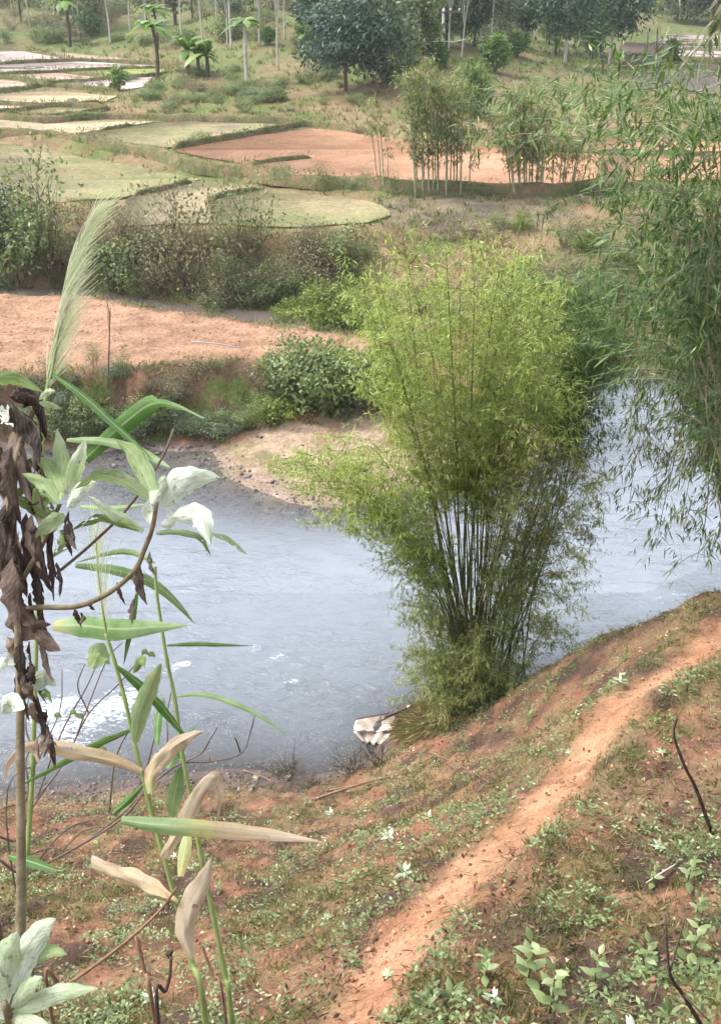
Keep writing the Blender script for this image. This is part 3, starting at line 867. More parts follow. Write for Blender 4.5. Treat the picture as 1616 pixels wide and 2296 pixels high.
def main_bamboo():
    g = np.random.default_rng(5)
    base = up(P(1065, 1578, .65)[:2], -.12)
    B = lambda dx, dy: up((base[0] + dx, base[1] + dy), -.15)
    Y0 = base[1]
    cul = []
    # culms that can be told apart, as they cross the picture
    T = [([(1010, 1330, .1), (955, 1000, .3), (920, 690, .6), (905, 560, .9)], .030, .55, 1.0), ([(1040, 1300, .0), (1055, 930, -.1), (1062, 640, -.2), (1050, 520, -.3)], .030, .5, 1.0),
         ([(1050, 1300, .2), (1085, 930, .5), (1130, 690, .8), (1170, 560, 1.0)], .028, .5, 1.0), ([(1055, 1300, -.2), (1075, 950, -.4), (1100, 720, -.5), (1120, 600, -.7)], .027, .5, 1.0),
         ([(1080, 1300, .1), (1120, 980, .2), (1185, 780, .4), (1230, 660, .6)], .026, .5, 1.0), ([(1020, 1320, .3), (990, 1050, .5), (970, 800, .9), (955, 620, 1.2)], .026, .55, 1.0),
         ([(1000, 1320, -.2), (965, 1100, -.5), (900, 850, -.8), (850, 700, -1.0)], .026, .55, 1.0), ([(1035, 1320, -.1), (1025, 1050, -.2), (1010, 760, -.5), (1000, 560, -.8)], .028, .55, 1.0),
         # leaning over the water to the left
         ([(1000, 1300, .1), (900, 1200, .3), (800, 1110, .5), (700, 1040, .6), (635, 1040, .6)], .024, .42, 1.1), ([(985, 1330, -.2), (890, 1190, -.5), (800, 1090, -.7), (700, 1080, -.8)], .020, .45, 1.0),
         ([(990, 1360, .4), (930, 1240, .8), (850, 1130, 1.0), (740, 1090, 1.2)], .018, .5, .9), ([(1000, 1280, .2), (900, 1080, .4), (830, 990, .6), (740, 980, .9)], .020, .5, .8),
         # leaning right
         ([(1110, 1350, .1), (1190, 1180, .2), (1240, 1060, .3), (1300, 1010, .4)], .028, .45, 1.1), ([(1120, 1350, -.2), (1210, 1200, -.5), (1290, 1100, -.7), (1350, 1080, -.9)], .024, .4, 1.1),
         ([(1100, 1330, .3), (1160, 1120, .5), (1210, 1000, .7), (1270, 960, .9)], .026, .45, 1.0), ([(1110, 1380, 0), (1180, 1260, -.1), (1260, 1190, -.2), (1320, 1240, -.3)], .018, .35, 1.2),
         ([(1090, 1350, -.3), (1130, 1200, -.6), (1160, 1080, -.9), (1190, 1000, -1.1)], .022, .45, 1.1), ([(1120, 1400, .3), (1200, 1300, .5), (1250, 1290, .6), (1290, 1380, .7)], .014, .35, 1.2)]
    for pts, r0, t0, dn in T:
        side = 1 if pts[-1][0] > 1180 and pts[-1][1] > 900 else 0
        cul.append((px_culm(B(g.uniform(-.35, .35), g.uniform(-.25, .3)), [(x, y, Y0 + d) for x, y, d in pts]), r0, t0, dn, side, 1.15 if pts[-1][1] > 900 else 1.0))
    # the crowd of culms inside the crown
    for k in range(25):
        tx = g.uniform(820, 1260); ty = 480 + 130 * ((tx - 1010) / 220) ** 2 * g.uniform(.5, 1.2) + g.uniform(0, 280)
        dd = g.uniform(-1.6, 1.6)
        mx = 1060 + (tx - 1060) * .42 + g.uniform(-15, 15)
        cul.append((px_culm(B(g.uniform(-.4, .4), g.uniform(-.3, .35)), [(1060 + (tx - 1060) * .16, 1300, Y0 + dd * .15), (mx, 950, Y0 + dd * .5), (tx * .9 + mx * .1, ty + 120, Y0 + dd * .9), (tx + (tx - 1040) * .12, ty, Y0 + dd)]), g.uniform(.011, .017), .55, 1.0, 0, 1.25))
    # culms that end lower at the flanks and fill the crown out
    for k in range(14):
        tx = g.uniform(810, 890) if k % 2 else g.uniform(1180, 1255); ty = g.uniform(620, 900); dd = g.uniform(-1.3, 1.3)
        cul.append((px_culm(B(g.uniform(-.4, .4), g.uniform(-.3, .3)), [(1060 + (tx - 1060) * .2, 1300, Y0 + dd * .2), (1060 + (tx - 1060) * .62, 1000 + (ty - 800) * .4, Y0 + dd * .6), (tx, ty, Y0 + dd)]), g.uniform(.009, .013), .64, 1.05, 0, 1.05))
    # side shoots leaning out half way up
    for tx, ty, dd in [(880, 1330, .2), (920, 1400, -.5), (1250, 1300, .4), (1300, 1330, -.2), (1330, 1200, .1), (1270, 1420, .5), (1340, 1130, .3), (1310, 1060, -.5), (1290, 1180, -.6), (1350, 1180, .4), (1230, 1120, -.8), (1330, 1060, .6), (1260, 1350, -.5), (1320, 1280, .7), (1200, 1330, .9), (950, 1350, .8), (900, 1390, .1), (1350, 1110, -.2), (1170, 1150, -1.2), (850, 1300, -.3), (1280, 1250, .8),
                       (690, 1060, .3), (760, 1040, -.3), (700, 1020, .7), (740, 1100, .2), (780, 1010, -.6), (820, 1060, .6), (650, 1060, -.3), (640, 1095, .9), (690, 1175, .2), (760, 1190, -.4), (615, 1050, .6), (720, 1060, 1.0), (860, 1100, -.6), (660, 1110, .5), (720, 1150, -.5), (800, 1180, .3), (630, 1030, .1)]:
        fx = tx if tx > 800 else 800
        cul.append((px_culm(B(g.uniform(-.3, .3), g.uniform(-.2, .2)), [(1065 + (fx - 1065) * .3, 1480 + (ty - 1480) * .45, Y0 + dd * .4), (1065 + (tx - 1065) * .75, ty - 40 + 50 * (tx < 800), Y0 + dd * .8), (tx, ty, Y0 + dd)]), .007, .55, 1.0, 1 if tx > 1000 or ty > 1200 else 0, .85))
    # whippy shoots round the foot
    for k in range(36):
        a = g.uniform(0, 2 * math.pi); L = g.uniform(.7, 2.3); o = g.uniform(.3, .8)
        b = B(.4 * math.cos(a), .35 * math.sin(a))
        e = b + np.array([o * math.cos(a), o * math.sin(a), L])
        e2 = e + np.array([.35 * math.cos(a), .35 * math.sin(a), -.25])
        cul.append((smooth_line([b, (b + e) / 2 + [0, 0, .2], e, e2], 4), 10.0 * .001, .15, 1.15, 1, .8))
    return bamboo('bamboo_clump', 'tall yellow green bamboo clump standing at the water edge in the middle', 'bamboo', base, cul, LM['bamboo'], M_CULM,
                  leafL=.112, leafW=.0155, node=.21, nbr=3, brL=.85, nclus=6, nleaf=4, hang=.55, seed=21, lmat2=LM['bamboo_olive'])

main_bamboo()

def dark_bamboo():
    g = np.random.default_rng(6)
    b0 = up(P(1165, 1545, .8)[:2], -.1)
    cul = []
    for pts in [[(1180, 1280), (1255, 990), (1290, 850), (1340, 780)], [(1200, 1250), (1305, 960), (1350, 830), (1400, 790)], [(1190, 1250), (1280, 900), (1290, 720), (1260, 630)],
                [(1200, 1200), (1300, 880), (1350, 700), (1390, 640)], [(1190, 1200), (1270, 900), (1240, 740), (1190, 690)], [(1210, 1200), (1310, 900), (1330, 720), (1330, 620)], [(1200, 1180), (1290, 880), (1400, 760), (1450, 770)],
                [(1200, 1180), (1280, 860), (1350, 760), (1380, 850)], [(1195, 1180), (1280, 850), (1330, 740), (1300, 680)], [(1200, 1180), (1290, 860), (1270, 720), (1230, 770)], [(1200, 1180), (1300, 860), (1370, 720), (1420, 700)], [(1190, 1180), (1260, 880), (1250, 820), (1220, 850)]]:
        d = g.uniform(.2, 2.2); sp = g.uniform(-45, 45)
        cul.append((px_culm(b0 + np.array([g.uniform(-.5, .2), g.uniform(-.1, .3), 0]), [(x + sp * (1 - .3 * i), y, b0[1] + d * (i + 1) / 4) for i, (x, y) in enumerate(pts)]), g.uniform(.011, .016), .66, 1.5, 0, 1.3))
    bamboo('bamboo_clump', 'darker green bamboo leaning right behind the yellow green clump', 'bamboo', b0, cul, LM['bamboo_dark'], M_CULMD,
           leafL=.15, leafW=.02, node=.2, nbr=3, brL=.85, nclus=5, nleaf=4, hang=.7, seed=31, tipgain=.1)

dark_bamboo()

def right_bamboo():
    """Big-leaved bamboo rooted on the slope beyond the right edge; its tops arch into the view."""
    g = np.random.default_rng(8)
    b0 = up((6.9, 10.6), -.1)
    cul = []
    tips = [(1060, 330, 11.5), (1110, 230, 11.0), (1180, 320, 10.4), (1240, 180, 10.2), (1280, 300, 9.4), (1330, 230, 9.2), (1390, 190, 8.8), (1430, 300, 8.6), (1300, 430, 10), (1210, 470, 11), (1350, 520, 9.8),
            (1270, 590, 10.6), (1420, 430, 9.2), (1500, 330, 8.6), (1450, 560, 9.6), (1560, 300, 8.6), (1470, 240, 8.8), (1380, 640, 10.2), (1300, 690, 11), (1400, 740, 10.6), (1350, 800, 11.2), (1450, 810, 10.4), (1250, 640, 11.4), (1480, 630, 9.8), (1520, 720, 9.6), (1420, 520, 9.6), (1530, 480, 9.0), (1580, 600, 9.2), (1490, 700, 9.6)]
    for tx, ty, Yt in tips:
        bx = 1660 + g.uniform(-30, 80)
        b = b0 + np.array([g.uniform(-.5, .5), g.uniform(-.5, .5), 0]); b = up(b[:2], -.1)
        m1 = PY(bx - 25 + (tx - bx) * .06, max(ty + 420, 900), b[1] + (Yt - b[1]) * .25)
        m2 = PY(bx + (tx - bx) * .38, ty + 90 - 40 * g.uniform(0, 1), b[1] + (Yt - b[1]) * .6)
        e = PY(tx, ty, Yt)
        m3 = PY(bx + (tx - bx) * .75, ty - 30, b[1] + (Yt - b[1]) * .85)
        cul.append((smooth_line([b, m1, m2, m3, e], 5), g.uniform(.014, .02), .60, .44))
    bamboo('bamboo_clump', 'large leaved bamboo arching in over the water from the right edge', 'bamboo', b0, cul, LM['bamboo_big'], M_CULMP,
           leafL=.165, leafW=.024, node=.24, nbr=3, brL=1.5, nclus=7, nleaf=3, hang=.55, seed=41, tipgain=.05)
    # an older clump with brown hanging leaves lower down the same bank
    b1 = up((6.3, 12.6), -.1)
    cul = []
    for tx, ty, Yt in [(1410, 1130, 12.4), (1440, 1000, 12.0), (1470, 1230, 11.8), (1500, 900, 11.6), (1440, 850, 12.6), (1530, 1150, 11.4), (1560, 1020, 11.2), (1560, 1260, 11.2), (1590, 880, 11), (1420, 950, 13), (1500, 1060, 12.4), (1600, 1120, 11),
                       (1480, 800, 12), (1550, 780, 11.4), (1600, 1230, 10.8)]:
        b = up((b1[0] + g.uniform(-.3, .4), b1[1] + g.uniform(-.3, .3)), -.1)
        m1 = PY(1640 + g.uniform(-30, 30), 1120, b[1])
        m2 = PY(1610 + (tx - 1610) * .35, min(ty - 180, 900) + g.uniform(-40, 40), (b[1] + Yt) / 2)
        m3 = PY(tx + 25, ty - 130, Yt)
        cul.append((smooth_line([b, m1, m2, m3, PY(tx, ty, Yt)], 5), g.uniform(.016, .026), .5, .7))
    bamboo('bamboo_clump', 'thin grey green bamboo with drooping leaves hanging low over the river', 'bamboo', b1, cul, LM['bamboo_dry'], M_TWIG,
           leafL=.17, leafW=.021, node=.19, nbr=3, brL=.85, nclus=5, nleaf=3, hang=1.1, seed=43, tipgain=.1)

right_bamboo()

# bamboo on the far bank
# a lone spray in the top right corner
g1 = np.random.default_rng(12)
bq = up((7.6, 9.6), -.1)
cu = [(smooth_line([bq + [.1 * q, 0, 0], PY(1740, 900, 9.4), PY(1690, 350, 8.9), PY(tx + 60, ty - 25, 8.5), PY(tx, ty, 8.2)], 5), .016, .82, .5) for q, (tx, ty) in enumerate([(1560, 45), (1580, 95), (1530, 140)])]
bamboo('bamboo_clump', 'thin bamboo whose brown tipped sprays hang in the top right corner', 'bamboo', bq, cu, LM['bamboo_dry'], M_TWIG, leafL=.2, leafW=.03, node=.3, nbr=2, brL=.7, nclus=3, nleaf=3, hang=1.2, seed=47)

def far_bamboo(label, foot, foot_w, top, top_w, n, seed, mat='bamboo_far', lL=.27, t0=.34, lean=0.0, dens=1.0, grp='bamboo clumps on the far bank', cm=None, br=1.15):
    g = np.random.default_rng(seed)
    f0 = ground(*foot)
    cul = []
    sc_ = f0[1] / FPX * 1.02
    for k in range(n):
        q = (k + .5) / n * 2 - 1 + g.uniform(-.1, .1)
        b = up((f0[0] + q * foot_w * sc_ * .5, f0[1] + g.uniform(-.5, .5)), -.1)
        tx = top[0] + q * top_w * .5; ty = top[1] + abs(q) ** 2 * 50 + g.uniform(0, 60)
        e = PY(tx, ty, f0[1] + g.uniform(-.9, .9))
        m = b * .45 + e * .55; m[:2] = b[:2] * .65 + e[:2] * .35
        cul.append((smooth_line([b, m, e], 6), g.uniform(.03, .045), t0 + g.uniform(-.06, .1), dens))
    return bamboo('bamboo_clump', label, 'bamboo', f0, cul, LM[mat], cm or M_CULMP, leafL=lL, leafW=lL * .18, node=.34, nbr=3, brL=br, nclus=4, nleaf=4, hang=.7, thin=False, group=grp, seed=seed)

far_bamboo('tall pale bamboo clump beside the orange field, bare stems below', (985, 432), 120, (975, 122), 165, 18, 51)
far_bamboo('second pale bamboo clump right of the tallest one by the orange field', (1180, 432), 70, (1165, 172), 150, 15, 52, t0=.3)
far_bamboo('sparse bamboo sprays behind the big leaved bamboo', (1270, 430), 60, (1290, 240), 120, 7, 53, t0=.36)
far_bamboo('narrow dark bamboo column behind the tallest pale clump', (1070, 262), 26, (1066, 95), 50, 7, 54, 'bamboo_dark', .42, .1, dens=.8, cm=M_CULMD)
far_bamboo('thin arching bamboo with few leaves left of the tallest pale clump', (858, 425), 30, (835, 200), 60, 4, 55, t0=.6, dens=.6, br=.5)

# ------------------------------------------------------------------ shrubs and trees
def crown(mb, cen, rad, ncl, nlf, L, W, g, shell=.55, clr=.28, up_=.5, tint=.45, droop=0.1, flat=1.0):
    """Leaf clumps through the volume of a lumpy ellipsoid."""
    rad = np.asarray(rad, float)
    d = rdir(ncl, g)
    rr = g.uniform(shell, 1.0, ncl) ** .7 * g.uniform(.75, 1.12, ncl)
    cc = np.asarray(cen) + d * rr[:, None] * rad
    tw = g.normal(0, .16, ncl)
    k = np.repeat(np.arange(ncl), nlf)
    n = len(k)
    off = g.normal(0, 1, (n, 3)) * rad.mean() * clr * g.uniform(.6, 1.3, ncl)[k][:, None]
    off[:, 2] *= .7 * flat
    p = cc[k] + off
    out = norm(d[k] + .6 * norm(off))
    nn = norm(out * .5 + rdir(n, g) * .6 + np.array([0, 0, up_]))
    ld = norm(rdir(n, g) + out * .5 - np.array([0, 0, droop]))
    mb.leaves(p, ld, nn, L * g.uniform(.6, 1.3, n), W * g.uniform(.7, 1.25, n), np.clip(tint + tw[k] + g.normal(0, .15, n), 0, 1))
    return cc

def shrub_proto(seed, w, h, mat, L, W, ncl=26, nlf=60, bare=False, stemmat=None, nst=9, clr=.26, low=.15):
    g = np.random.default_rng(seed)
    root = empty({'brown': 'dry_scrub', 'greygreen': 'low_shrub'}.get(mat, 'low_shrub' if bare else 'leafy_bush'))
    fol, st = MB(), MB()
    cc = crown(fol, (0, 0, h * (.5 + low * .5)), (w / 2, w / 2, h / 2 * (1 - low * .3)), ncl, nlf, L, W, g, .35, clr)
    for q in range(nst):
        t = cc[g.integers(len(cc))]
        a = np.array([g.normal(0, .06 * w), g.normal(0, .06 * w), -.15])
        m = a * .5 + t * .5 + g.normal(0, .07 * w, 3)
        st.tube(bez(a, m, t, 6), .012 * h ** .5, .004, 4)
        if bare:
            for _ in range(4):
                b = a + (t - a) * g.uniform(.3, .9)
                e = b + norm(t - a + g.normal(0, .5, 3) * np.linalg.norm(t - a)) * g.uniform(.25, .6) * h
                st.tube(bez(b, (b + e) / 2 + g.normal(0, .04 * h, 3), e, 5), .007 * h ** .5, .002, 3)
    st.build('stems', stemmat or M_TWIG, root)
    fol.build('foliage', LM[mat], root)
    return root

def place(proto, used, p, rz, s, label, cat, group=None, sz=None):
    o = proto if not used.get(proto.name) else copy_tree(proto)
    used[proto.name] = True
    o.location = p; o.rotation_euler = (0, 0, rz)
    o.scale = (s, s, s * (sz or 1))
    for k in ('group',):
        if k in o.keys(): del o[k]
    tag(o, label, cat, group)
    return o

USED = {}
SP = {'dark': shrub_proto(101, 2.2, 2.4, 'dark', .14, .07, 22, 70), 'green': shrub_proto(102, 2.2, 2.0, 'green', .13, .06, 20, 66, True, None, 14, .24), 'yellow': shrub_proto(103, 2.4, 1.7, 'yellowgreen', .16, .08, 26, 80),
      'grey': shrub_proto(104, 1.8, 1.1, 'greygreen', .11, .05, 26, 70), 'brown': shrub_proto(105, 2.2, 2.4, 'brown', .11, .05, 24, 45, True, None, 14, .3), 'brown2': shrub_proto(106, 2.6, 1.8, 'brown', .10, .045, 24, 55, True, None, 16, .3),
      'sparse': shrub_proto(107, 1.8, 3.0, 'green', .13, .06, 22, 34, True, None, 10, .3), 'leafy': shrub_proto(108, 2.6, 1.8, 'green', .15, .10, 40, 85, low=.0)}
g = np.random.default_rng(77)
# named bushes of the far bank: (px, py of the foot, kind, scale, label)
for px, py, k, s, szz, lab in [
    (40, 655, 'green', 1.75, 1.1, 'tall green bush at the left edge above the ploughed strip'), (120, 620, 'sparse', 1.7, 1.0, 'loose pale green bush beside the tall bush at the left edge'),
    (15, 570, 'dark', 1.1, 1.0, 'dark bush at the left edge behind the tallest one'),
    (270, 652, 'green', 1.15, 1.0, 'rounded mid green bush just behind the ploughed strip'), (330, 600, 'green', .9, .9, 'small mid green bush left of the bare brown scrub'),
    (420, 660, 'brown', 1.7, 1.05, 'tall bare brown scrub behind the ploughed strip'), (360, 640, 'brown2', 1.2, 1.0, 'low brown scrub left of the tall bare one'), (505, 690, 'brown2', 1.0, .8, 'spreading bare twigs at the end of the side channel'),
    (560, 620, 'sparse', 1.35, 1.0, 'loose light green bush rising behind the channel bush'), (615, 675, 'green', .95, .85, 'mid green bush over the side channel'), (570, 690, 'green', .7, .9, 'small green bush at the foot of the channel bush'),
    (760, 610, 'green', 1.05, 1.0, 'upright green bush left of the yellow green bamboo'), (700, 640, 'brown2', 1.2, .9, 'low brown scrub between the two green bushes'), (690, 590, 'brown', .9, .8, 'small bare brown scrub on the bank top'),
    (720, 736, 'yellow', .95, .9, 'yellow green leafy bush at the narrow end of the ploughed strip'), (800, 742, 'yellow', .9, .95, 'yellow green bush half behind the bamboo crown'), (650, 724, 'yellow', .55, .9, 'small yellow green bush by the channel stones'),
    (700, 900, 'leafy', 1.0, 1.0, 'bright leafy round bush on the cut river bank'), (835, 880, 'leafy', .7, 1.1, 'leafy bush half hidden by the bamboo on the cut bank'), (615, 945, 'yellow', .5, .8, 'low yellow green bush at the foot of the cut bank'),
    (480, 700, 'green', .5, .8, 'small leafy bush by the channel in front of bare twigs')]:
    p = ground(px, py); p[2] -= .05
    place(SP[k], USED, p, g.uniform(0, 6.28), s, lab, 'bush', None, szz)
# the rest of the scrub belt
kinds = ['brown', 'brown2', 'brown', 'green', 'sparse', 'grey', 'brown2', 'sparse', 'brown']
blab = {'brown': 'bare brown scrub in the thicket along the far bank', 'brown2': 'low brown twiggy scrub in the thicket along the far bank', 'dark': 'dark green bush in the thicket along the far bank', 'green': 'mid green bush in the thicket along the far bank',
        'sparse': 'loose light green bush in the thicket along the far bank', 'grey': 'grey green bush in the thicket along the far bank', 'yellow': 'yellow green bush in the thicket along the far bank', 'leafy': 'leafy bush in the thicket along the far bank'}
ZT = [(100, 'in the thicket under the tall left edge bush'), (220, 'in the thicket behind the big plume'), (340, 'in the thicket around the rounded green bush'), (480, 'in the thicket around the tall bare scrub'), (620, 'in the thicket around the bush over the channel'), (740, 'in the thicket left of the upright green bush'), (9999, 'in the thicket beside the yellow green bamboo')]
def zoned(a, px, Z):
    return a + ' ' + next(t for lim, t in Z if px < lim)
for k in range(58):
    px = g.uniform(-80, 860); py = g.uniform(525, 660) + 45 * max(0, px) / 850
    kd = kinds[g.integers(len(kinds))]
    p = ground(px, py); p[2] -= .08
    sz_ = g.uniform(.35, .85)
    place(SP[kd], USED, p, g.uniform(0, 6.28), sz_, zoned(('large ' if sz_ > .7 else 'small ') + blab[kd].split(' in the')[0], px, ZT), 'bush', 'thicket along the far bank', g.uniform(.75, 1.15))
for k in range(46):
    px = g.uniform(850, 1700); py = g.uniform(500, 740)
    kd = ['brown', 'brown2', 'green', 'yellow', 'sparse', 'brown2'][g.integers(6)]
    p = ground(px, py); p[2] -= .08
    place(SP[kd], USED, p, g.uniform(0, 6.28), g.uniform(.4, .75), zoned(blab[kd].split(' in the')[0], px, [(1000, 'on the rise left behind the bamboo crown'), (1150, 'on the rise right behind the bamboo crown'), (1300, 'behind the dark leaning bamboo'), (1450, 'behind the hanging big leaves'), (9999, 'behind the bamboo at the right edge')]), 'bush', 'thicket behind the bamboo', g.uniform(.7, 1.0))
ZB = [(170, 'at the cut bank foot behind the reed plume stalk'), (260, 'at the cut bank foot behind the broad reed leaf'), (340, 'at the cut bank foot below the dead sapling'), (430, 'at the cut bank foot in the middle of the row'), (500, 'at the cut bank foot near the sand bar'), (9999, 'at the cut bank foot beside the sand bar')]
# low grey-green bushes along the foot of the cut bank, brown twigs above
for k in range(40):
    px = 90 + 470 * (k + g.uniform(0, 1)) / 40; py = g.uniform(945, 985)
    p = ground(px, py); p[2] -= .05
    kd = 'grey' if g.uniform() < .75 else 'green'
    place(SP[kd], USED, p, g.uniform(0, 6.28), g.uniform(.32, .62), zoned('low grey green bush' if kd == 'grey' else 'low mid green bush', px, ZB), 'bush', 'low bushes at the foot of the cut bank', g.uniform(.7, 1.0))
for k in range(44):
    px = g.uniform(20, 880); py = g.uniform(815, 935)
    p = ground(px, py); p[2] -= .05
    kd = ['brown2', 'brown', 'grey', 'green', 'sparse'][g.integers(5)]
    nm = {'brown2': 'low brown twiggy scrub', 'brown': 'bare brown scrub', 'grey': 'small grey green bush', 'green': 'small mid green bush', 'sparse': 'small loose green bush'}[kd]
    place(SP[kd], USED, p, g.uniform(0, 6.28), g.uniform(.2, .5), zoned(nm, px, [(180, 'on the cut bank at the left edge'), (330, 'on the cut bank near the dead sapling'), (460, 'on the cut bank left of the pale pole'), (590, 'on the cut bank around the pale pole'), (720, 'on the cut bank beside the bright leafy bush'), (9999, 'on the cut bank next to the bamboo')]), 'bush', 'scrub on the cut bank', g.uniform(.6, .95))
# tufts on terrace edges
for k in range(30):
    i = [13, 13, 13, 9, 9, 5, 11][g.integers(7)]
    w2 = BUND_W[i][0]; pl = smooth_line(w2, 8)
    q = pl[g.integers(len(pl))] + g.normal(0, .35, 2)
    kd = ['brown2', 'green', 'grey', 'sparse', 'green'][g.integers(5)]
    p = up(q, -.03)
    p[2] = max(p[2], BUND_W[i][1] - .25)
    place(SP[kd], USED, p, g.uniform(0, 6.28), g.uniform(.22, .55), {'brown2': 'small brown scrub', 'green': 'small green bush', 'grey': 'small grey green bush', 'sparse': 'small loose bush'}[kd] + ' growing on a field bank', 'bush', 'bushes on the field banks', g.uniform(.6, .9))

# ------------------------------------------------------------------ trees
def tree_proto(seed, h, w, trunk_h, mat, L, W, ncl=40, nlf=70, bark=None, tr=.14, clr=.2, lean=.05, name='tree', nlimb=8, cz=.5, flat=1.0):
    g = np.random.default_rng(seed)
    root = empty(name)
    t, f = MB(), MB()
    cc = crown(f, (0, 0, trunk_h + (h - trunk_h) * cz), (w / 2, w / 2, (h - trunk_h) * .56), ncl, nlf, L, W, g, .3, clr, .4, .45, .25, flat)
    top = np.array([lean * h, g.normal(0, .03) * h, h * .8])
    ax = bez(np.array([0, 0, -.3]), np.array([g.normal(0, .04) * h, 0, h * .4]), top, 10)
    t.tube(ax, tr, tr * .35, 8)
    trunk = t.build('trunk', bark or M_BARK, root, smooth=True)
    for k in range(nlimb):
        lm = MB()
        i = g.integers(4, 9)
        e = cc[g.integers(len(cc))]
        lm.tube(bez(ax[i], (ax[i] + e) / 2 + np.array([0, 0, .08 * h]), e, 6), tr * .4, tr * .1, 5)
        lm.build('limb', bark or M_BARK, trunk)
    f.build('crown', LM[mat], root)
    return root

TP = {'blue': tree_proto(201, 6.6, 6.2, .8, 'bluegreen', .42, .15, 70, 80, clr=.17), 'dark': tree_proto(202, 8.5, 6.0, 2.0, 'dark', .42, .18, 60, 70, M_PALE, .16), 'dark2': tree_proto(203, 7.5, 5.0, 1.2, 'dark', .42, .18, 50, 70),
      'green': tree_proto(204, 6.0, 4.6, .8, 'green', .40, .2, 50, 70), 'mixed': tree_proto(205, 7.0, 5.4, 1.0, 'greygreen', .42, .17, 50, 60), 'broad': tree_proto(206, 3.0, 2.6, .3, 'palm', .40, .2, 26, 40),
      'slim': tree_proto(207, 11, 3.2, 6.5, 'brown', .36, .15, 22, 26, M_PALE, .12, .3, .06, nlimb=9), 'slim2': tree_proto(208, 9, 2.8, 5.5, 'greygreen', .36, .15, 20, 26, M_PALE, .11, .3, -.08, nlimb=8),
      'wood': tree_proto(209, 7.5, 4.6, 2.2, 'brown', .42, .18, 36, 34, M_BARK, .12, .26, .03), 'wood2': tree_proto(210, 7.0, 4.4, 1.6, 'greygreen', .44, .19, 38, 40, M_BARK, .12, .26, .03)}

def tree_at(k, px, py, s, label, rz=None, group=None, szz=1.0, cat='tree', Y=None):
    p = ground(px, py) if Y is None else up(PY(px, py, Y)[:2])
    p[2] -= .1
    return place(TP[k], USED, p, g.uniform(0, 6.28) if rz is None else rz, s, label, cat, group, szz)

for a in [('blue', 775, 206, 1.0, 'big blue green tree with leaves down to the ground on the knoll'), ('mixed', 860, 190, .95, 'dull green tree right behind the big blue green tree'), ('green', 925, 140, .95, 'bright green round tree left of the utility pole'),
          ('dark2', 700, 100, .7, 'small dark tree above the big blue green tree'), ('dark2', 890, 110, 1.0, 'dark tree at the top behind the bright green one'), ('dark', 1265, 146, .95, 'broad dark tree with a pale trunk left of the hut'),
          ('dark', 1365, 146, 1.05, 'broad dark tree with a pale trunk beside the hut'), ('dark2', 1325, 140, .55, 'small dark tree between the two broad dark ones'), ('dark2', 1180, 108, .9, 'dark tree at the top right of the leaning pale trunk'),
          ('mixed', 1000, 108, .8, 'dull green tree behind the utility pole'), ('dark2', 1060, 104, .85, 'dark tree right of the utility pole'), ('dark2', 960, 96, .9, 'dark tree left behind the utility pole'), ('mixed', 1120, 98, .9, 'dull green tree behind the leaning pale trunk'),
          ('green', 1035, 96, .7, 'small bright tree behind the utility pole'), ('green', 1230, 100, .7, 'small green tree behind the broad dark one'), ('mixed', 820, 80, .9, 'dull green tree at the top above the big blue green tree')]:
    tree_at(a[0], a[1], a[2], a[3], a[4])
for a in [('broad', 1108, 162, .9, 'round broad leaved bush right of the dark bamboo column'), ('broad', 905, 172, .75, 'pale broad leaved bush left of the tall pale bamboo'), ('broad', 870, 190, .5, 'small broad leaved bush at the foot of the dull green tree'),
          ('broad', 690, 98, .7, 'broad leaved clump on the knoll above the big tree'), ('broad', 605, 100, .5, 'small broad leaved clump high on the knoll'), ('broad', 203, 82, .9, 'dark round bush on the slope behind the paddies'), ('broad', 980, 150, .6, 'broad leaved bush at the foot of the bright green tree'),
          ('broad', 1160, 128, .7, 'yellowish broad leaved bush below the leaning pale trunk')]:
    tree_at(a[0], a[1], a[2], a[3], a[4], cat='bush')
for px, py, s, k in [(68, 66, .8, 'slim'), (248, 98, .8, 'slim'), (293, 72, .9, 'slim2'), (410, 102, .8, 'slim'), (455, 100, .9, 'slim2'), (520, 112, .9, 'slim'), (510, 100, .7, 'slim2'), (582, 104, .8, 'slim2'), (625, 158, .75, 'slim'), (556, 190, .0, ''), (640, 90, .8, 'slim'),
                     (330, 90, .8, 'slim2'), (375, 95, .8, 'slim'), (490, 80, .9, 'slim'), (665, 75, .9, 'slim2'), (700, 70, .9, 'slim'), (1035, 130, .7, 'slim2'), (1100, 118, .9, 'slim'), (1075, 110, .8, 'slim2'), (1005, 120, .6, 'slim'), (180, 80, .8, 'slim2'), (130, 62, .9, 'slim'), (750, 70, .9, 'slim2')]:
    if not k: continue
    lab = {625: 'thin pale forked trunk standing alone on the open knoll', 1100: 'long leaning pale trunk before the dark trees'}.get(px, 'slim tree with a thin pale trunk on the wooded slope')
    if lab.startswith('slim'): lab = zoned('slim tree with a thin pale trunk', px, [(100, 'at the left edge of the wooded slope'), (200, 'near the far palm on the slope'), (300, 'left of the higher palm on the slope'), (400, 'right of the higher palm on the slope'), (480, 'straight above the banana plants'), (540, 'just left of the pale palm trunk'), (600, 'just right of the pale palm trunk'), (680, 'between the pale palm and the big tree'), (800, 'behind the big blue green tree'), (1020, 'beside the utility pole'), (9999, 'right of the utility pole')])
    tree_at(k, px, py, s, lab, None, 'slim pale trunked trees on the slope')
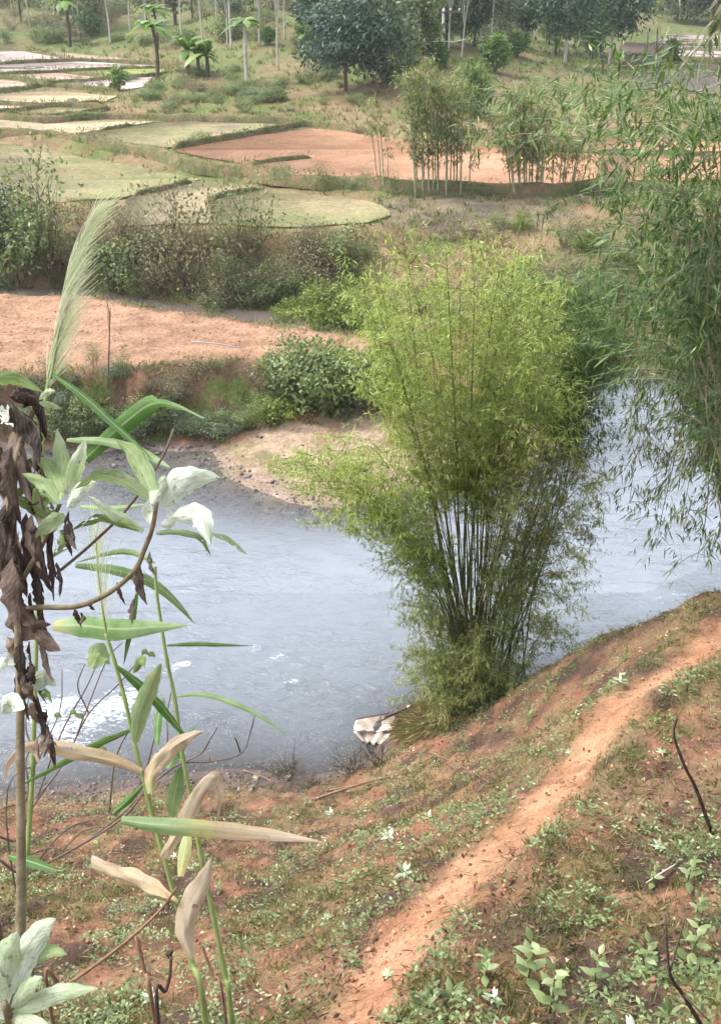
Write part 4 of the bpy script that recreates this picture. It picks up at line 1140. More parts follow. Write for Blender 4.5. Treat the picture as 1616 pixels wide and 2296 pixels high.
for k in range(95):
    px = g.uniform(-250, 900) if k < 62 else g.uniform(850, 1300)
    Yv = g.uniform(112, 175)
    p = up(np.array([(px - 808) / FPX * Yv * 1.12 / 1.12, Yv]))
    kd = ['wood', 'wood2', 'wood', 'slim', 'wood2'][g.integers(5)] if px < 850 else ['wood2', 'dark2', 'mixed', 'wood2'][g.integers(4)]
    lab = {'wood': 'brownish woodland tree on the far slope', 'wood2': 'grey green woodland tree on the far slope', 'slim': 'tall thin woodland tree on the far slope', 'dark2': 'dark woodland tree on the far slope', 'mixed': 'dull green woodland tree on the far slope'}[kd]
    p[2] -= .2
    lab = zoned(lab.replace(' on the far slope', ''), px, [(0, 'beyond the left end of the paddies'), (200, 'above the farthest paddies'), (400, 'above the fan palm'), (600, 'above the pale palm trunk'), (800, 'above the big blue green tree'), (1000, 'above the utility pole'), (1150, 'above the leaning pale trunk'), (9999, 'above the broad dark trees')])
    place(TP[kd], USED, p, g.uniform(0, 6.28), g.uniform(.7, 1.25), lab, 'tree', 'woodland on the far slope')
for k in range(70):
    px = g.uniform(-150, 760); py = g.uniform(8, 98)
    kd = ['brown2', 'brown', 'dark', 'green', 'brown2', 'leafy'][g.integers(6)]
    p = ground(px, py); p[2] -= .1
    place(SP[kd], USED, p, g.uniform(0, 6.28), g.uniform(.6, 1.5), zoned({'brown2': 'low brown brush', 'brown': 'bare brown brush', 'dark': 'dark brush', 'green': 'green brush', 'leafy': 'leafy green brush'}[kd], px, [(120, 'on the wooded slope above the farthest paddies'), (260, 'on the wooded slope near the far palm'), (400, 'on the wooded slope behind the fan palm'), (550, 'on the wooded slope above the banana plants'), (9999, 'on the wooded slope left of the big tree')]), 'bush', 'brush on the wooded slope', g.uniform(.6, .9))
for k in range(40):
    Yv = g.uniform(150, 190); xx = Yv * g.uniform(.24, .50)
    kd = ['dark2', 'mixed', 'dark2', 'wood2'][g.integers(4)]
    p = up((xx, Yv)); p[2] -= .2
    place(TP[kd], USED, p, g.uniform(0, 6.28), g.uniform(1.0, 1.7), {'dark2': 'dark tree', 'mixed': 'dull green tree', 'wood2': 'grey green tree'}[kd] + ' in the hazy treeline beyond the wet fields', 'tree', 'hazy treeline beyond the wet fields')

# knoll: leafy ground plants
for k in range(90):
    if k < 40: px, py = g.normal(520, 70), g.normal(205, 16)
    else: px, py = g.uniform(280, 860), g.uniform(150, 262)
    kd = ['green', 'green', 'leafy', 'grey', 'brown2'][g.integers(5)]
    p = ground(px, py); p[2] -= .05
    place(SP[kd], USED, p, g.uniform(0, 6.28), g.uniform(.3, .75), zoned({'green': 'low green bush', 'leafy': 'low leafy plant', 'grey': 'low grey green bush', 'brown2': 'low brown scrub'}[kd], px, [(380, 'on the knoll below the fan palm'), (470, 'on the knoll below the banana plants'), (560, 'on the knoll left of the pale palm trunk'), (640, 'on the knoll right of the pale palm trunk'), (730, 'on the knoll left of the big tree'), (9999, 'on the knoll under the big tree')]), 'bush', 'low plants on the knoll', .6)

# ------------------------------------------------------------------ palms and bananas
def blade(mb, pts, width, side, fold=.25, tint=.5, tip=.05, prof=None, nseg=None):
    """A long leaf along pts; side = across direction; keeled along the midrib."""
    pts = np.asarray(pts, float); m = len(pts)
    s = np.linspace(0, 1, m)
    w = width * (prof(s) if prof else np.clip(np.sin(np.pi * np.clip(s * .93 + .07, 0, 1)) ** .6, tip, 1))
    tg = norm(np.gradient(pts, axis=0))
    sd = np.broadcast_to(np.asarray(side, float), (m, 3))
    sd = norm(sd - tg * (sd * tg).sum(1, keepdims=True))
    nn = np.cross(tg, sd)
    V = np.stack([pts - sd * w[:, None] * .5 + nn * (w * fold)[:, None], pts, pts + sd * w[:, None] * .5 + nn * (w * fold)[:, None]], 1).reshape(-1, 3)
    uv = np.stack([np.tile([0, .5, 1], m), np.repeat(s, 3)], 1)
    mb.add(V, None, grid_faces(m, 3), tint, uv)

def palm_proto(seed, trunk_h, n, fl, fw, bark, mat='palm', upang=.8, tr=.12):
    gg = np.random.default_rng(seed)
    root = empty('palm')
    t = MB(); t.tube(bez(np.array([0, 0, -.2]), np.array([.1 * trunk_h, 0, trunk_h * .5]), np.array([0, 0, trunk_h]), 9), tr, tr * .75, 8)
    t.build('trunk', bark, root, smooth=True)
    for k in range(n):
        az = k * 2.4 + gg.uniform(-.3, .3); el = gg.uniform(.1, 1.25) * upang
        d = np.array([math.cos(az) * math.cos(el), math.sin(az) * math.cos(el), math.sin(el)])
        L = fl * gg.uniform(.75, 1.1)
        a = np.array([0, 0, trunk_h * .98]); b = a + d * L * .6; c = a + d * L + np.array([0, 0, -.55 * L])
        m = MB(); blade(m, bez(a, b, c, 8), fw, np.cross(d, [0, 0, 1.0]), .12, gg.uniform(.2, .9))
        m.build('frond', LM[mat], root)
    return root

PP = {'palm': palm_proto(301, 2.9, 15, 1.7, .55, M_BARK), 'banana': palm_proto(302, 1.3, 10, 1.9, .55, M_BARK, upang=1.15, tr=.14), 'pale': palm_proto(303, 3.2, 12, 1.4, .45, M_PALE)}
for k, px, py, s, lab in [('palm', 352, 178, 1.0, 'fan palm with a rough brown trunk at the edge of the paddies'), ('banana', 424, 166, 1.0, 'leftmost of the leafy banana plants on the knoll'), ('banana', 446, 170, .85, 'middle one of the leafy banana plants on the knoll'), ('banana', 466, 171, .95, 'rightmost of the leafy banana plants on the knoll'),
                          ('pale', 556, 190, 1.1, 'tall palm with a pale trunk on the open knoll'), ('palm', 352, 112, .9, 'palm standing higher up behind the fan palm'), ('palm', 157, 105, 1.1, 'palm on the slope behind the farthest paddies'), ('banana', 1245, 128, .7, 'banana plant left of the broad dark tree'), ('banana', 690, 112, .7, 'banana plant left of the big blue green tree')]:
    p = ground(px, py); p[2] -= .05
    place(PP[k], USED, p, g.uniform(0, 6.28), s * (1.2 if k == 'pale' else 1.35), lab, 'palm' if k != 'banana' else 'banana plant', None)
tree_at('broad', 268, 204, .55, 'small thin bush standing in the pale paddy', cat='bush')

# ------------------------------------------------------------------ utility pole, posts, hut
M_CONC, nt, out = new_mat('pole_concrete'); f = noise(nt, 3, 4, .6, geo_pos(nt)); principled(nt, out, ramp(nt, [(.3, (.50, .47, .43)), (.7, (.62, .59, .55))], f), .85)
M_WOOD = bark_mat('weathered_wood', (.12, .085, .065), (.22, .17, .13), 7, .5)
M_THATCH = bark_mat('thatch', (.16, .11, .09), (.27, .20, .16), 9, .8)
M_WHITE, nt, out = new_mat('white_paint'); f = noise(nt, 2.5, 4, .6, geo_pos(nt)); principled(nt, out, ramp(nt, [(.3, (.62, .6, .58)), (.7, (.8, .79, .77))], f), .7)

def box(c, s, rz=0.0):
    c, s = np.asarray(c, float), np.asarray(s, float) / 2
    q = np.array([[a, b, d] for d in (-1, 1) for b in (-1, 1) for a in (-1, 1)], float) * s
    ca, sa = math.cos(rz), math.sin(rz)
    q = np.stack([q[:, 0] * ca - q[:, 1] * sa, q[:, 0] * sa + q[:, 1] * ca, q[:, 2]], 1) + c
    return q, np.array([[0, 2, 3, 1], [4, 5, 7, 6], [0, 1, 5, 4], [2, 6, 7, 3], [0, 4, 6, 2], [1, 3, 7, 5]])

pf = ground(990, 140)
top_z = PY(990, 18, pf[1])[2]
ph = top_z - pf[2]
pole = empty('utility_pole', pf); tag(pole, 'pale concrete utility pole with a crossarm among the trees', 'utility pole')
m = MB(); m.tube([(0, 0, -.3), (0, 0, ph * .5), (0, 0, ph)], .15, .09, 10); m.build('shaft', M_CONC, pole, smooth=True)
part_V = box((0, -.12, ph * .93), (2.6, .1, .1)); m = MB(); m.add(part_V[0], None, part_V[1]); arm = m.build("crossarm", M_WOOD, pole)
for xx in (-1.15, -.5, .5, 1.15):
    m = MB(); m.tube([(xx, -.12, ph * .93 + .05), (xx, -.12, ph * .93 + .12), (xx, -.12, ph * .93 + .25)], .03, None, 6, .5, [.03, .07, .04]); m.build('insulator', M_WHITE, arm)
m = MB(); a = PY(1042, 88, pf[1] - 1) - pf; m.tube(bez(np.array([0, 0, ph * .40]), np.array([a[0] * .5, a[1] * .5, ph * .37]), a, 10), .035, None, 4); m.build('cable', M_CONC, pole)
m = MB(); a = PY(955, 93, pf[1] + 2) - pf; m.tube(bez(np.array([0, 0, ph * .40]), np.array([a[0] * .5, a[1] * .5, ph * .36]), a, 10), .035, None, 4); m.build('cable', M_CONC, pole)

hp = ground(1432, 152)
hut = empty('hut', hp, R(-12), .72); tag(hut, 'small dark field hut with a thatched roof beside the flooded plot', 'hut')
def part(name, c, s, mat, par, rz=0):
    V, F = box(c, s, rz); return obj(name, mesh(name, V, F), mat, par)
part('wall', (-.9, 0, 1.0), (2.6, 2.2, 2.0), M_THATCH, hut)
part('wall', (1.6, .6, .95), (2.2, .12, 1.7), M_WHITE, hut)
for xx, yy in ((2.7, -1.0), (2.7, 1.0), (.6, -1.0)):
    m = MB(); m.tube([(xx, yy, -.2), (xx, yy, 2.0)], .06, .06, 6); m.build('post', M_WOOD, hut)
for sgn in (-1, 1):
    V = np.array([[-2.6, 0, 2.95], [3.2, 0, 2.85], [3.3, sgn * 1.65, 1.85], [-2.7, sgn * 1.65, 1.95], [-2.6, 0, 2.8], [3.2, 0, 2.7], [3.3, sgn * 1.65, 1.7], [-2.7, sgn * 1.65, 1.8]])
    obj('roof_slope', mesh('roof_slope', V, np.array([[0, 1, 2, 3], [4, 7, 6, 5], [0, 4, 5, 1], [1, 5, 6, 2], [2, 6, 7, 3], [3, 7, 4, 0]])), M_THATCH, hut)

def bare_tree(px, py, toppx, toppy, seed, label, mat, r=.1, n=9, cat='bare tree', grp=None, name='bare_tree'):
    gg = np.random.default_rng(seed)
    p = ground(px, py); t = PY(toppx, toppy, p[1]) - p
    root = empty(name, p); tag(root, label, cat, grp)
    m = MB(); ax = bez(np.array([0, 0, -.2]), t * .5 + gg.normal(0, .04, 3) * t[2], t, 10); m.tube(ax, r, r * .3, 6); trunk = m.build('trunk', mat, root, smooth=True)
    for k in range(n):
        i = gg.integers(4, 10); d = norm(t / np.linalg.norm(t) + gg.normal(0, .6, 3)); L = t[2] * gg.uniform(.12, .35)
        b = MB(); b.tube(bez(ax[i], ax[i] + d * L * .5, ax[i] + d * L + np.array([0, 0, L * .3]), 5), r * .35, r * .1, 4); b.build('limb', mat, trunk)
    return root

bare_tree(1470, 155, 1472, 70, 1, 'bare thin tree right of the hut', M_BARK, .1, 14)
bare_tree(1447, 158, 1452, 70, 2, 'leaning dark post like trunk in front of the hut', M_BARK, .11, 2)
tree_at('broad', 1500, 148, .8, 'small grey bush beside the bare thin tree', cat='bush')

# ================================================================== ground cover (nobody could count it)
LM['grass'] = leaf_mat('grass_blade', [(0.0, (.055, .085, .02)), (0.35, (.13, .165, .055)), (0.6, (.22, .225, .09)), (0.8, (.33, .25, .145)), (1.0, (.45, .35, .22))], 0.3, .6, .2)
LM['weed'] = leaf_mat('weed_leaf', [(0.0, (.06, .09, .035)), (0.5, (.15, .20, .075)), (0.85, (.29, .35, .15)), (1.0, (.46, .50, .33))], 0.3)
LM['litter'] = leaf_mat('dead_leaf', [(0.0, (.045, .028, .022)), (0.4, (.14, .08, .05)), (0.75, (.27, .17, .10)), (1.0, (.48, .38, .28))], 0.15, .8, .1)
LM['silver'] = leaf_mat('silver_leaf', [(0.0, (.16, .22, .09)), (0.4, (.34, .42, .24)), (0.75, (.60, .67, .52)), (1.0, (.78, .83, .76))], 0.3, .6, .2)

def slope_pts(n, g_, x0=-8, x1=11, y0=2.4, y1=15.2):
    """Random spots on the near slope inside the wedge the photograph looks into (with room to step aside), denser where it is nearer."""
    y = y0 + (y1 - y0) * g_.uniform(0, 1, n * 3) ** 1.25
    x = g_.uniform(-.75, .85, n * 3) * (y * .75 + 1.6)
    m = (x > x0) & (x < x1)
    x, y = x[m][:n], y[m][:n]
    return x, y

gg = np.random.default_rng(201)
x, y = slope_pts(27000, gg)
z0 = Hn(x, y); pmk, pdd = path_mask(x, y)
vegf = fbm(x * 1.3, y * 1.3, 51, 4) + .35 * (fbm(x * 4.5, y * 4.5, 57, 3) - .5)
keep = (z0 > .12) & (pmk < .25) & (gg.uniform(0, 1, len(x)) < ss(.42, .62, vegf) * .95 + .04)
gx, gy, gz, gv = x[keep], y[keep], z0[keep], vegf[keep]
mb = MB(); nb = 8
k = np.repeat(np.arange(len(gx)), nb); n = len(k)
tuft_t = gg.normal(.46, .22, len(gx)); tuft_h = gg.uniform(.5, 1.3, len(gx))
p = np.stack([gx[k] + gg.normal(0, .03, n), gy[k] + gg.normal(0, .03, n), gz[k] - .02], 1)
d = norm(gg.normal(0, .55, (n, 3)) * [1, 1, .3] + [0, -.12, 1])
mb.leaves(p, d, rdir(n, gg), .085 * tuft_h[k] * gg.uniform(.5, 1.3, n), .0085 * gg.uniform(.7, 1.4, n), np.clip(tuft_t[k] + gg.normal(0, .16, n), 0, 1), .35, .1)
o = mb.build('grass', LM['grass']); tag(o, 'short mixed green and dry grass on the red slope', 'grass', None, 'stuff')

# creeping weeds with small broad leaves
x, y = slope_pts(17000, gg)
z0 = Hn(x, y); pmk, _ = path_mask(x, y)
vf = fbm(x * 2.1 + 9, y * 2.1, 151, 4)
keep = (z0 > .25) & (pmk < .2) & (gg.uniform(0, 1, len(x)) < ss(.45, .64, vf) * .88 + .05)
gx, gy, gz = x[keep], y[keep], z0[keep]
nb = 9; k = np.repeat(np.arange(len(gx)), nb); n = len(k)
sz = gg.uniform(.6, 1.4, len(gx)); tt = gg.normal(.5, .18, len(gx))
p = np.stack([gx[k] + gg.normal(0, .035, n) * sz[k], gy[k] + gg.normal(0, .035, n) * sz[k], gz[k] + gg.uniform(.0, .09, n) * sz[k]], 1)
az = gg.uniform(0, 6.28, n)
d = norm(np.stack([np.cos(az), np.sin(az), gg.uniform(-.2, .7, n)], 1))
mb = MB(); mb.leaves(p, d, norm(rdir(n, gg) * .4 + [0, -.2, 1]), .034 * sz[k] * gg.uniform(.6, 1.3, n), .017 * sz[k], np.clip(tt[k] + gg.normal(0, .15, n), 0, 1), .45, .12)
o = mb.build('weeds', LM['weed']); tag(o, 'small leafy weeds creeping over the red slope', 'weeds', None, 'stuff')

# fallen leaves, straw and twigs
x, y = slope_pts(64000, gg)
z0 = Hn(x, y); pmk, _ = path_mask(x, y)
lf = fbm(x * 1.6 + 3, y * 1.6, 161, 4)
nearb = np.exp(-((x - 1.9) ** 2 + (y - 12.4) ** 2) / 3.5)
keep = (z0 > .03) & (gg.uniform(0, 1, len(x)) < (ss(.45, .66, lf) * .85 + .2 + nearb) * (1 - .85 * pmk))
gx, gy, gz = x[keep], y[keep], z0[keep]; n = len(gx)
az = gg.uniform(0, 6.28, n)
long_ = gg.uniform(0, 1, n) < .45
mb = MB(); mb.leaves(np.stack([gx, gy, gz + .008], 1), norm(np.stack([np.cos(az), np.sin(az), gg.normal(0, .25, n)], 1)), norm(rdir(n, gg) * .5 + [0, 0, 1]),
                     np.where(long_, gg.uniform(.06, .17, n), gg.uniform(.025, .07, n)), np.where(long_, .006, gg.uniform(.012, .03, n)), np.clip(gg.normal(.36, .27, n), 0, 1), .45, .1)
o = mb.build('leaf_litter', LM['litter']); tag(o, 'brown dead leaves and straw strewn over the slope', 'litter', None, 'stuff')

# matted dry grass lying between the weeds
x, y = slope_pts(46000, gg)
z0 = Hn(x, y); pmk, _ = path_mask(x, y)
lf = fbm(x * 1.9 - 7, y * 1.9, 181, 4)
keep = (z0 > .15) & (pmk < .3) & (gg.uniform(0, 1, len(x)) < ss(.40, .60, lf) * .8 + .1)
gx, gy, gz = x[keep], y[keep], z0[keep]; n = len(gx)
az = gg.normal(-1.3, 1.0, n)
tl = fbm(gx * 2.5, gy * 2.5, 187, 2)
mb = MB(); mb.leaves(np.stack([gx, gy, gz + gg.uniform(0, .025, n)], 1), norm(np.stack([np.cos(az), np.sin(az), gg.normal(-.1, .35, n)], 1)), norm(rdir(n, gg) * .5 + [0, 0, 1]),
                     gg.uniform(.07, .20, n), gg.uniform(.005, .010, n), np.clip(.55 + .6 * (tl - .5) + gg.normal(0, .22, n), 0, 1), .4, .1)
o = mb.build('dry_grass', LM['grass']); tag(o, 'matted dry grass lying over the red slope', 'grass', None, 'stuff')

# clods and small stones
def lumps(n, px_, py_, pz_, s, g_, flat=.7):
    oc = np.array([[1, 0, 0], [0, 1, 0], [-1, 0, 0], [0, -1, 0], [0, 0, 1], [0, 0, -1], [.62, .62, .45], [-.62, .62, .45], [-.62, -.62, .45], [.62, -.62, .45]], float)
    fc = np.array([[0, 6, 4], [6, 1, 4], [1, 7, 4], [7, 2, 4], [2, 8, 4], [8, 3, 4], [3, 9, 4], [9, 0, 4], [0, 1, 6], [1, 2, 7], [2, 3, 8], [3, 0, 9], [1, 0, 5], [2, 1, 5], [3, 2, 5], [0, 3, 5]])
    V = oc[None] * g_.uniform(.65, 1.25, (n, 10, 1)) * np.asarray(s)[:, None, None] * np.array([1, 1, flat])
    a = g_.uniform(0, 6.28, n); ca, sa = np.cos(a)[:, None], np.sin(a)[:, None]
    V = np.stack([V[..., 0] * ca - V[..., 1] * sa, V[..., 0] * sa + V[..., 1] * ca, V[..., 2]], -1)
    V = V + np.stack([px_, py_, pz_], 1)[:, None]
    F = (fc[None] + (np.arange(n) * 10)[:, None, None]).reshape(-1, 3)
    m = MB(); m.add(V.reshape(-1, 3), F, None, np.repeat(g_.uniform(0, 1, n), 10))
    return m

clod_m, nt, out = new_mat('earth_clod')
at = N(nt, 'Attribute', attribute_name='tint')
principled(nt, out, ramp(nt, [(0, (.16, .075, .04)), (.5, (.33, .155, .075)), (1, (.46, .26, .16))], at.outputs['Fac']), .95, None, .1)
stone_m, nt, out = new_mat('river_stone')
at = N(nt, 'Attribute', attribute_name='tint')
principled(nt, out, ramp(nt, [(0, (.06, .05, .048)), (.6, (.13, .11, .10)), (.95, (.22, .19, .17)), (1, (.34, .31, .29))], at.outputs['Fac']), .6, None, .4)
x, y = slope_pts(16000, gg)
z0 = Hn(x, y); pmk, _ = path_mask(x, y)
keep = (z0 > .2) & (gg.uniform(0, 1, len(x)) < .25 + .5 * pmk + .4 * ss(.5, .7, 1 - fbm(x * 1.3, y * 1.3, 51, 4)))
x, y, z0 = x[keep], y[keep], z0[keep]
s = np.minimum(.010 * np.exp(gg.normal(0, .55, len(x))), .024)
o = lumps(len(x), x, y, z0 + s * .2, s, gg).build('earth_clods', clod_m); tag(o, 'crumbs and clods of red earth on the slope and path', 'clods', None, 'stuff')
# pebbles along both waterlines
x = gg.uniform(-9, 3, 5000); y = gg.uniform(11.2, 14.5, 5000); z0 = Hn(x, y)
k = (z0 > -.10) & (z0 < .35) & (x < .7) & (gg.uniform(0, 1, 5000) < np.where(x < -1.6, 1, .3))
x, y, z0 = x[k], y[k], z0[k]; s = np.minimum(.019 * np.exp(gg.normal(0, .5, len(x))), .045)
o = lumps(len(x), x, y, z0, s, gg).build('shore_pebbles', stone_m); tag(o, 'dark wet pebbles along the near waterline', 'pebbles', None, 'stuff')
x = gg.uniform(-9, 9, 9000); y = gg.uniform(21, 28, 9000); z0 = Hf(x, y)
k = (z0 > -.14) & (z0 < .38) & (gg.uniform(0, 1, 9000) < np.where(z0 < .08, .9, .10))
x, y, z0 = x[k], y[k], z0[k]; s = .028 * np.exp(gg.normal(0, .5, len(x)))
o = lumps(len(x), x, y, z0, s, gg).build('gravel_bar', stone_m); tag(o, 'dark gravel and stones round the sandy bar', 'gravel', None, 'stuff')

# rough grass beyond the river
Yv = 23.5 + 90 * gg.uniform(0, 1, 42000) ** 1.6; xv = Yv * gg.uniform(-.5, .56, 42000)
zv = Hf(xv, Yv); di = poly_sd(xv, Yv, ISLAND); bdv = poly_sd(xv, Yv, np.array(beach))
ok = (zv > .12) & (di > -.15) & (bdv > -.1) & (gg.uniform(0, 1, 42000) < ss(.36, .6, fbm(xv * .8, Yv * .8, 171, 4)) + .15) & ((Yv < 44) | (gg.uniform(0, 1, 42000) < .45))
for pw, fz, kk in FIELD_W:
    ok &= ~inside(xv, Yv, pw)
xv, Yv, zv = xv[ok], Yv[ok], zv[ok]
nb = 5; k = np.repeat(np.arange(len(xv)), nb); n = len(k)
tt = np.clip(gg.normal(.48, .2, len(xv)), 0, 1)
p = np.stack([xv[k] + gg.normal(0, .08, n), Yv[k] + gg.normal(0, .08, n), zv[k] - .03], 1)
sc_ = (.5 + Yv / 60)[k]
mb = MB(); mb.leaves(p, norm(gg.normal(0, .6, (n, 3)) * [1, 1, .3] + [0, 0, 1]), rdir(n, gg), .24 * sc_ * gg.uniform(.5, 1.2, n), .035 * sc_, np.clip(tt[k] + gg.normal(0, .12, n), 0, 1), .4, .1)
o = mb.build('rough_grass', LM['grass']); tag(o, 'rough grass on the far bank and field edges', 'grass', None, 'stuff')
# tufts along the bunds
mb = MB()
for w2, zb, w, h in BUND_W:
    pl = smooth_line(w2, 8)
    L = np.linalg.norm(np.diff(pl, axis=0), axis=1).sum()
    n = int(min(L * 16, 900))
    i = gg.uniform(0, len(pl) - 1.001, n); a = i.astype(int); f = (i - a)[:, None]
    q = pl[a] * (1 - f) + pl[a + 1] * f + gg.normal(0, w * .45, (n, 2))
    dist = q[:, 1]
    mb.leaves(np.c_[q, np.full(n, zb + .08) + gg.uniform(-.1, h * .7, n)], norm(gg.normal(0, .6, (n, 3)) * [1, 1, .3] + [0, 0, 1]), rdir(n, gg), .16 * (.6 + dist / 90) * gg.uniform(.6, 1.5, n), .04 * (.6 + dist / 80), np.clip(gg.normal(.42, .2, n), 0, 1), .4, .1)
o = mb.build('bund_grass', LM['grass']); tag(o, 'grass tufts along the paddy bunds', 'grass', None, 'stuff')
# clods on the ploughed strip
xv = gg.uniform(-14, 2, 5000); Yv = gg.uniform(26, 36, 5000); ok = poly_sd(xv, Yv, ISLAND) < -.05
xv, Yv = xv[ok], Yv[ok]; zv = Hf(xv, Yv); s = .017 * np.exp(gg.normal(0, .5, len(xv)))
o = lumps(len(xv), xv, Yv, zv + s * .1, s, gg, .6).build('plough_clods', clod_m); tag(o, 'clods of pinkish red earth on the ploughed strip', 'clods', None, 'stuff')

# ------------------------------------------------------------------ single plants on the slope
def plant_proto(seed, nlev, h, L, W, mat, stem=True, up_=.5, name='weed_plant'):
    g_ = np.random.default_rng(seed)
    root = empty(name)
    if stem:
        m = MB(); m.tube(bez(np.array([0, 0, -.04]), np.array([g_.normal(0, .02), g_.normal(0, .02), h * .5]), np.array([g_.normal(0, .03), g_.normal(0, .03), h]), 5), .006, .003, 5); m.build('stem', M_CULM, root)
    for lv in range(nlev):
        zz = h * (lv + 1) / nlev if stem else .02
        for q in range(2 if stem else 1):
            a = lv * 1.57 + q * math.pi + g_.uniform(-.4, .4) if stem else lv * 2.4
            e = up_ + g_.uniform(-.25, .25) + .25 * lv / nlev
            dd = np.array([math.cos(a) * math.cos(e), math.sin(a) * math.cos(e), math.sin(e)])
            LL = L * (1.1 - .45 * lv / nlev if stem else g_.uniform(.7, 1.1))
            st_ = np.array([0, 0, zz])
            m = MB(); blade(m, bez(st_, st_ + dd * LL * .6, st_ + dd * LL + np.array([0, 0, -.25 * LL]), 7), W * LL / L, np.cross(dd, [0, 0, 1.0]), .16, g_.uniform(.35, .95), .03, lambda s: np.maximum(.04, np.sin(np.pi * s ** .68) ** 1.15))
            m.build('leaf', LM[mat], root)
    return root

WP = {'nettle': plant_proto(401, 5, .30, .11, .047, 'weed'), 'nettle2': plant_proto(402, 4, .22, .09, .040, 'weed'), 'sprout': plant_proto(403, 6, .03, .09, .03, 'weed', False, .55), 'silver': plant_proto(404, 7, .03, .10, .030, 'silver', False, .5, 'silver_seedling'),
      'silver2': plant_proto(405, 4, .12, .12, .04, 'silver', True, .5, 'silver_seedling')}
for px, py, k, s, lab in [
    (905, 1962, 'silver', 1.3, 'white felted seedling pair beside the path, the whitest on the slope'), (870, 2188, 'silver', .7, 'small white seedling left of the lower path'), (1478, 1905, 'silver', 1.1, 'white seedling on the bank above the bare brown twig'), (1482, 1690, 'silver', .8, 'white seedling below the dark stick at the right'),
    (1275, 1690, 'silver', .6, 'small white leaved seedling at the path edge by the bamboo'), (575, 1745, 'silver', 1.0, 'silver seedling at the water edge left of the dead scrub'), (645, 1745, 'silver', .8, 'silver seedling right beside the dead scrub'), (605, 1845, 'silver', .7, 'silver seedling on bare earth under the dead scrub'),
    (960, 1840, 'silver2', .8, 'pale seedling above the dark burnt patch'), (870, 1885, 'silver2', .9, 'pale seedling left of the dark burnt patch'), (740, 1830, 'silver2', .8, 'pale seedling on the bare earth above the dry leaf tip'), (1220, 1470, 'nettle', 1.5, 'tall leafy weed on the bank right of the bamboo foot'),
    (1190, 1900, 'sprout', 1.1, 'leafy sprout just right of the path'), (1130, 1795, 'sprout', .9, 'leafy sprout left of the path'), (1540, 1550, 'nettle2', 1.2, 'leafy weed above the path near the right edge'), (1400, 1480, 'sprout', 1.5, 'broad leaved sprout on the brow of the bank'),
    (1180, 2210, 'nettle', 1.3, 'tall leafy nettle like weed in the bottom middle of the slope'), (1330, 2215, 'nettle', 1.0, 'leafy weed between the tall one and the bare stick'), (1230, 2270, 'nettle', 1.2, 'leafy weed at the bottom edge left of the bare stick'), (1085, 2200, 'nettle2', 1.1, 'leafy weed right of the lower path'),
    (1440, 2180, 'nettle2', 1.2, 'leafy weed left of the bare stick'), (1545, 2170, 'nettle', 1.2, 'leafy weed right of the bare stick'), (1460, 1990, 'nettle2', 1.0, 'leafy weed beside the pale fallen leaf'), (1540, 1990, 'nettle2', 1.2, 'leafy weed right of the pale fallen leaf'), (1560, 2060, 'nettle2', .9, 'small leafy weed at the right edge below the pale leaf'),
    (1010, 2240, 'sprout', 1.4, 'sprouting weed at the bottom right of the path'), (945, 2262, 'sprout', 1.5, 'spreading weed at the bottom edge beside the path'), (1500, 2280, 'sprout', 1.2, 'low weed at the foot of the bare stick'), (1185, 1620, 'nettle2', 1.3, 'leafy weed just right of the bamboo foot'), (1225, 1560, 'nettle2', 1.3, 'leafy weed on the crumbling bank edge')]:
    p = ground(px, py)
    place(WP[k], USED, p, gg.uniform(0, 6.28), s, lab, 'weed' if 'silver' not in k else 'seedling', None)
for q in range(120):
    x, y = slope_pts(1, gg, y0=2.8, y1=12.5)
    if len(x) == 0: continue
    if path_mask(x, y)[0][0] > .2 or tps_near(x, y)[0] < .4: continue
    k = ['nettle2', 'sprout', 'sprout', 'silver2', 'sprout', 'nettle2', 'nettle2', 'sprout'][gg.integers(8)]
    lab = {'nettle2': 'small upright leafy weed on the red slope', 'sprout': 'small spreading leafy weed on the red slope', 'silver2': 'little pale stemmed seedling on the red slope', 'silver': 'little white leaved seedling on the red slope'}[k]
    pj = np.interp(y[0], PATH[:, 1], PATH[:, 0])
    lab = lab.replace(' on the red slope', (' above the path' if x[0] > pj else ' below the path') + (' at the bottom of the picture' if y[0] < 4.4 else ' in the lower part of the slope' if y[0] < 6.2 else ' half way to the water' if y[0] < 8.5 else ' near the water'))
    place(WP[k], USED, up((x[0], y[0])), gg.uniform(0, 6.28), gg.uniform(.4, .85), lab, 'weed' if 'silver' not in k else 'seedling', 'small plants dotted over the slope')

M_DSTICK = bark_mat('stick_dark', (.045, .028, .024), (.11, .075, .06), 20, .6)
SP['dead'] = shrub_proto(133, 2.4, 1.9, 'brown', .10, .03, 24, 16, True, M_DSTICK, 26, .3)
# dead scrub by the water, dry grass on the bamboo's mound
for px, py, s, szz, lab in [(645, 1740, .36, .7, 'dead brown scrub at the near waterline'), (790, 1735, .40, .7, 'dead reddish scrub left of the torn white sheet foot'), (850, 1712, .34, .7, 'dead scrub just below the torn white sheet'), (700, 1760, .2, .7, 'low dead twigs between the two dead scrubs')]:
    p = ground(px, py); place(SP['dead'], USED, p, gg.uniform(0, 6.28), s, lab, 'scrub', None, szz)
bx, by = P(1065, 1600, .5)[:2]
n = 7000; a = gg.uniform(0, 6.28, n); rr = gg.uniform(.3, 1.0, n) ** .6 * 1.35
x = bx + rr * np.cos(a); y = by + rr * np.sin(a) * .8 - .1; z0 = Hn(x, y)
mb = MB(); mb.leaves(np.stack([x, y, z0 + .02], 1), norm(np.stack([np.cos(a), np.sin(a) - .4, gg.normal(.1, .5, n)], 1)), rdir(n, gg), gg.uniform(.12, .36, n), .009, np.clip(gg.normal(.80, .2, n), 0, 1), .4, .1)
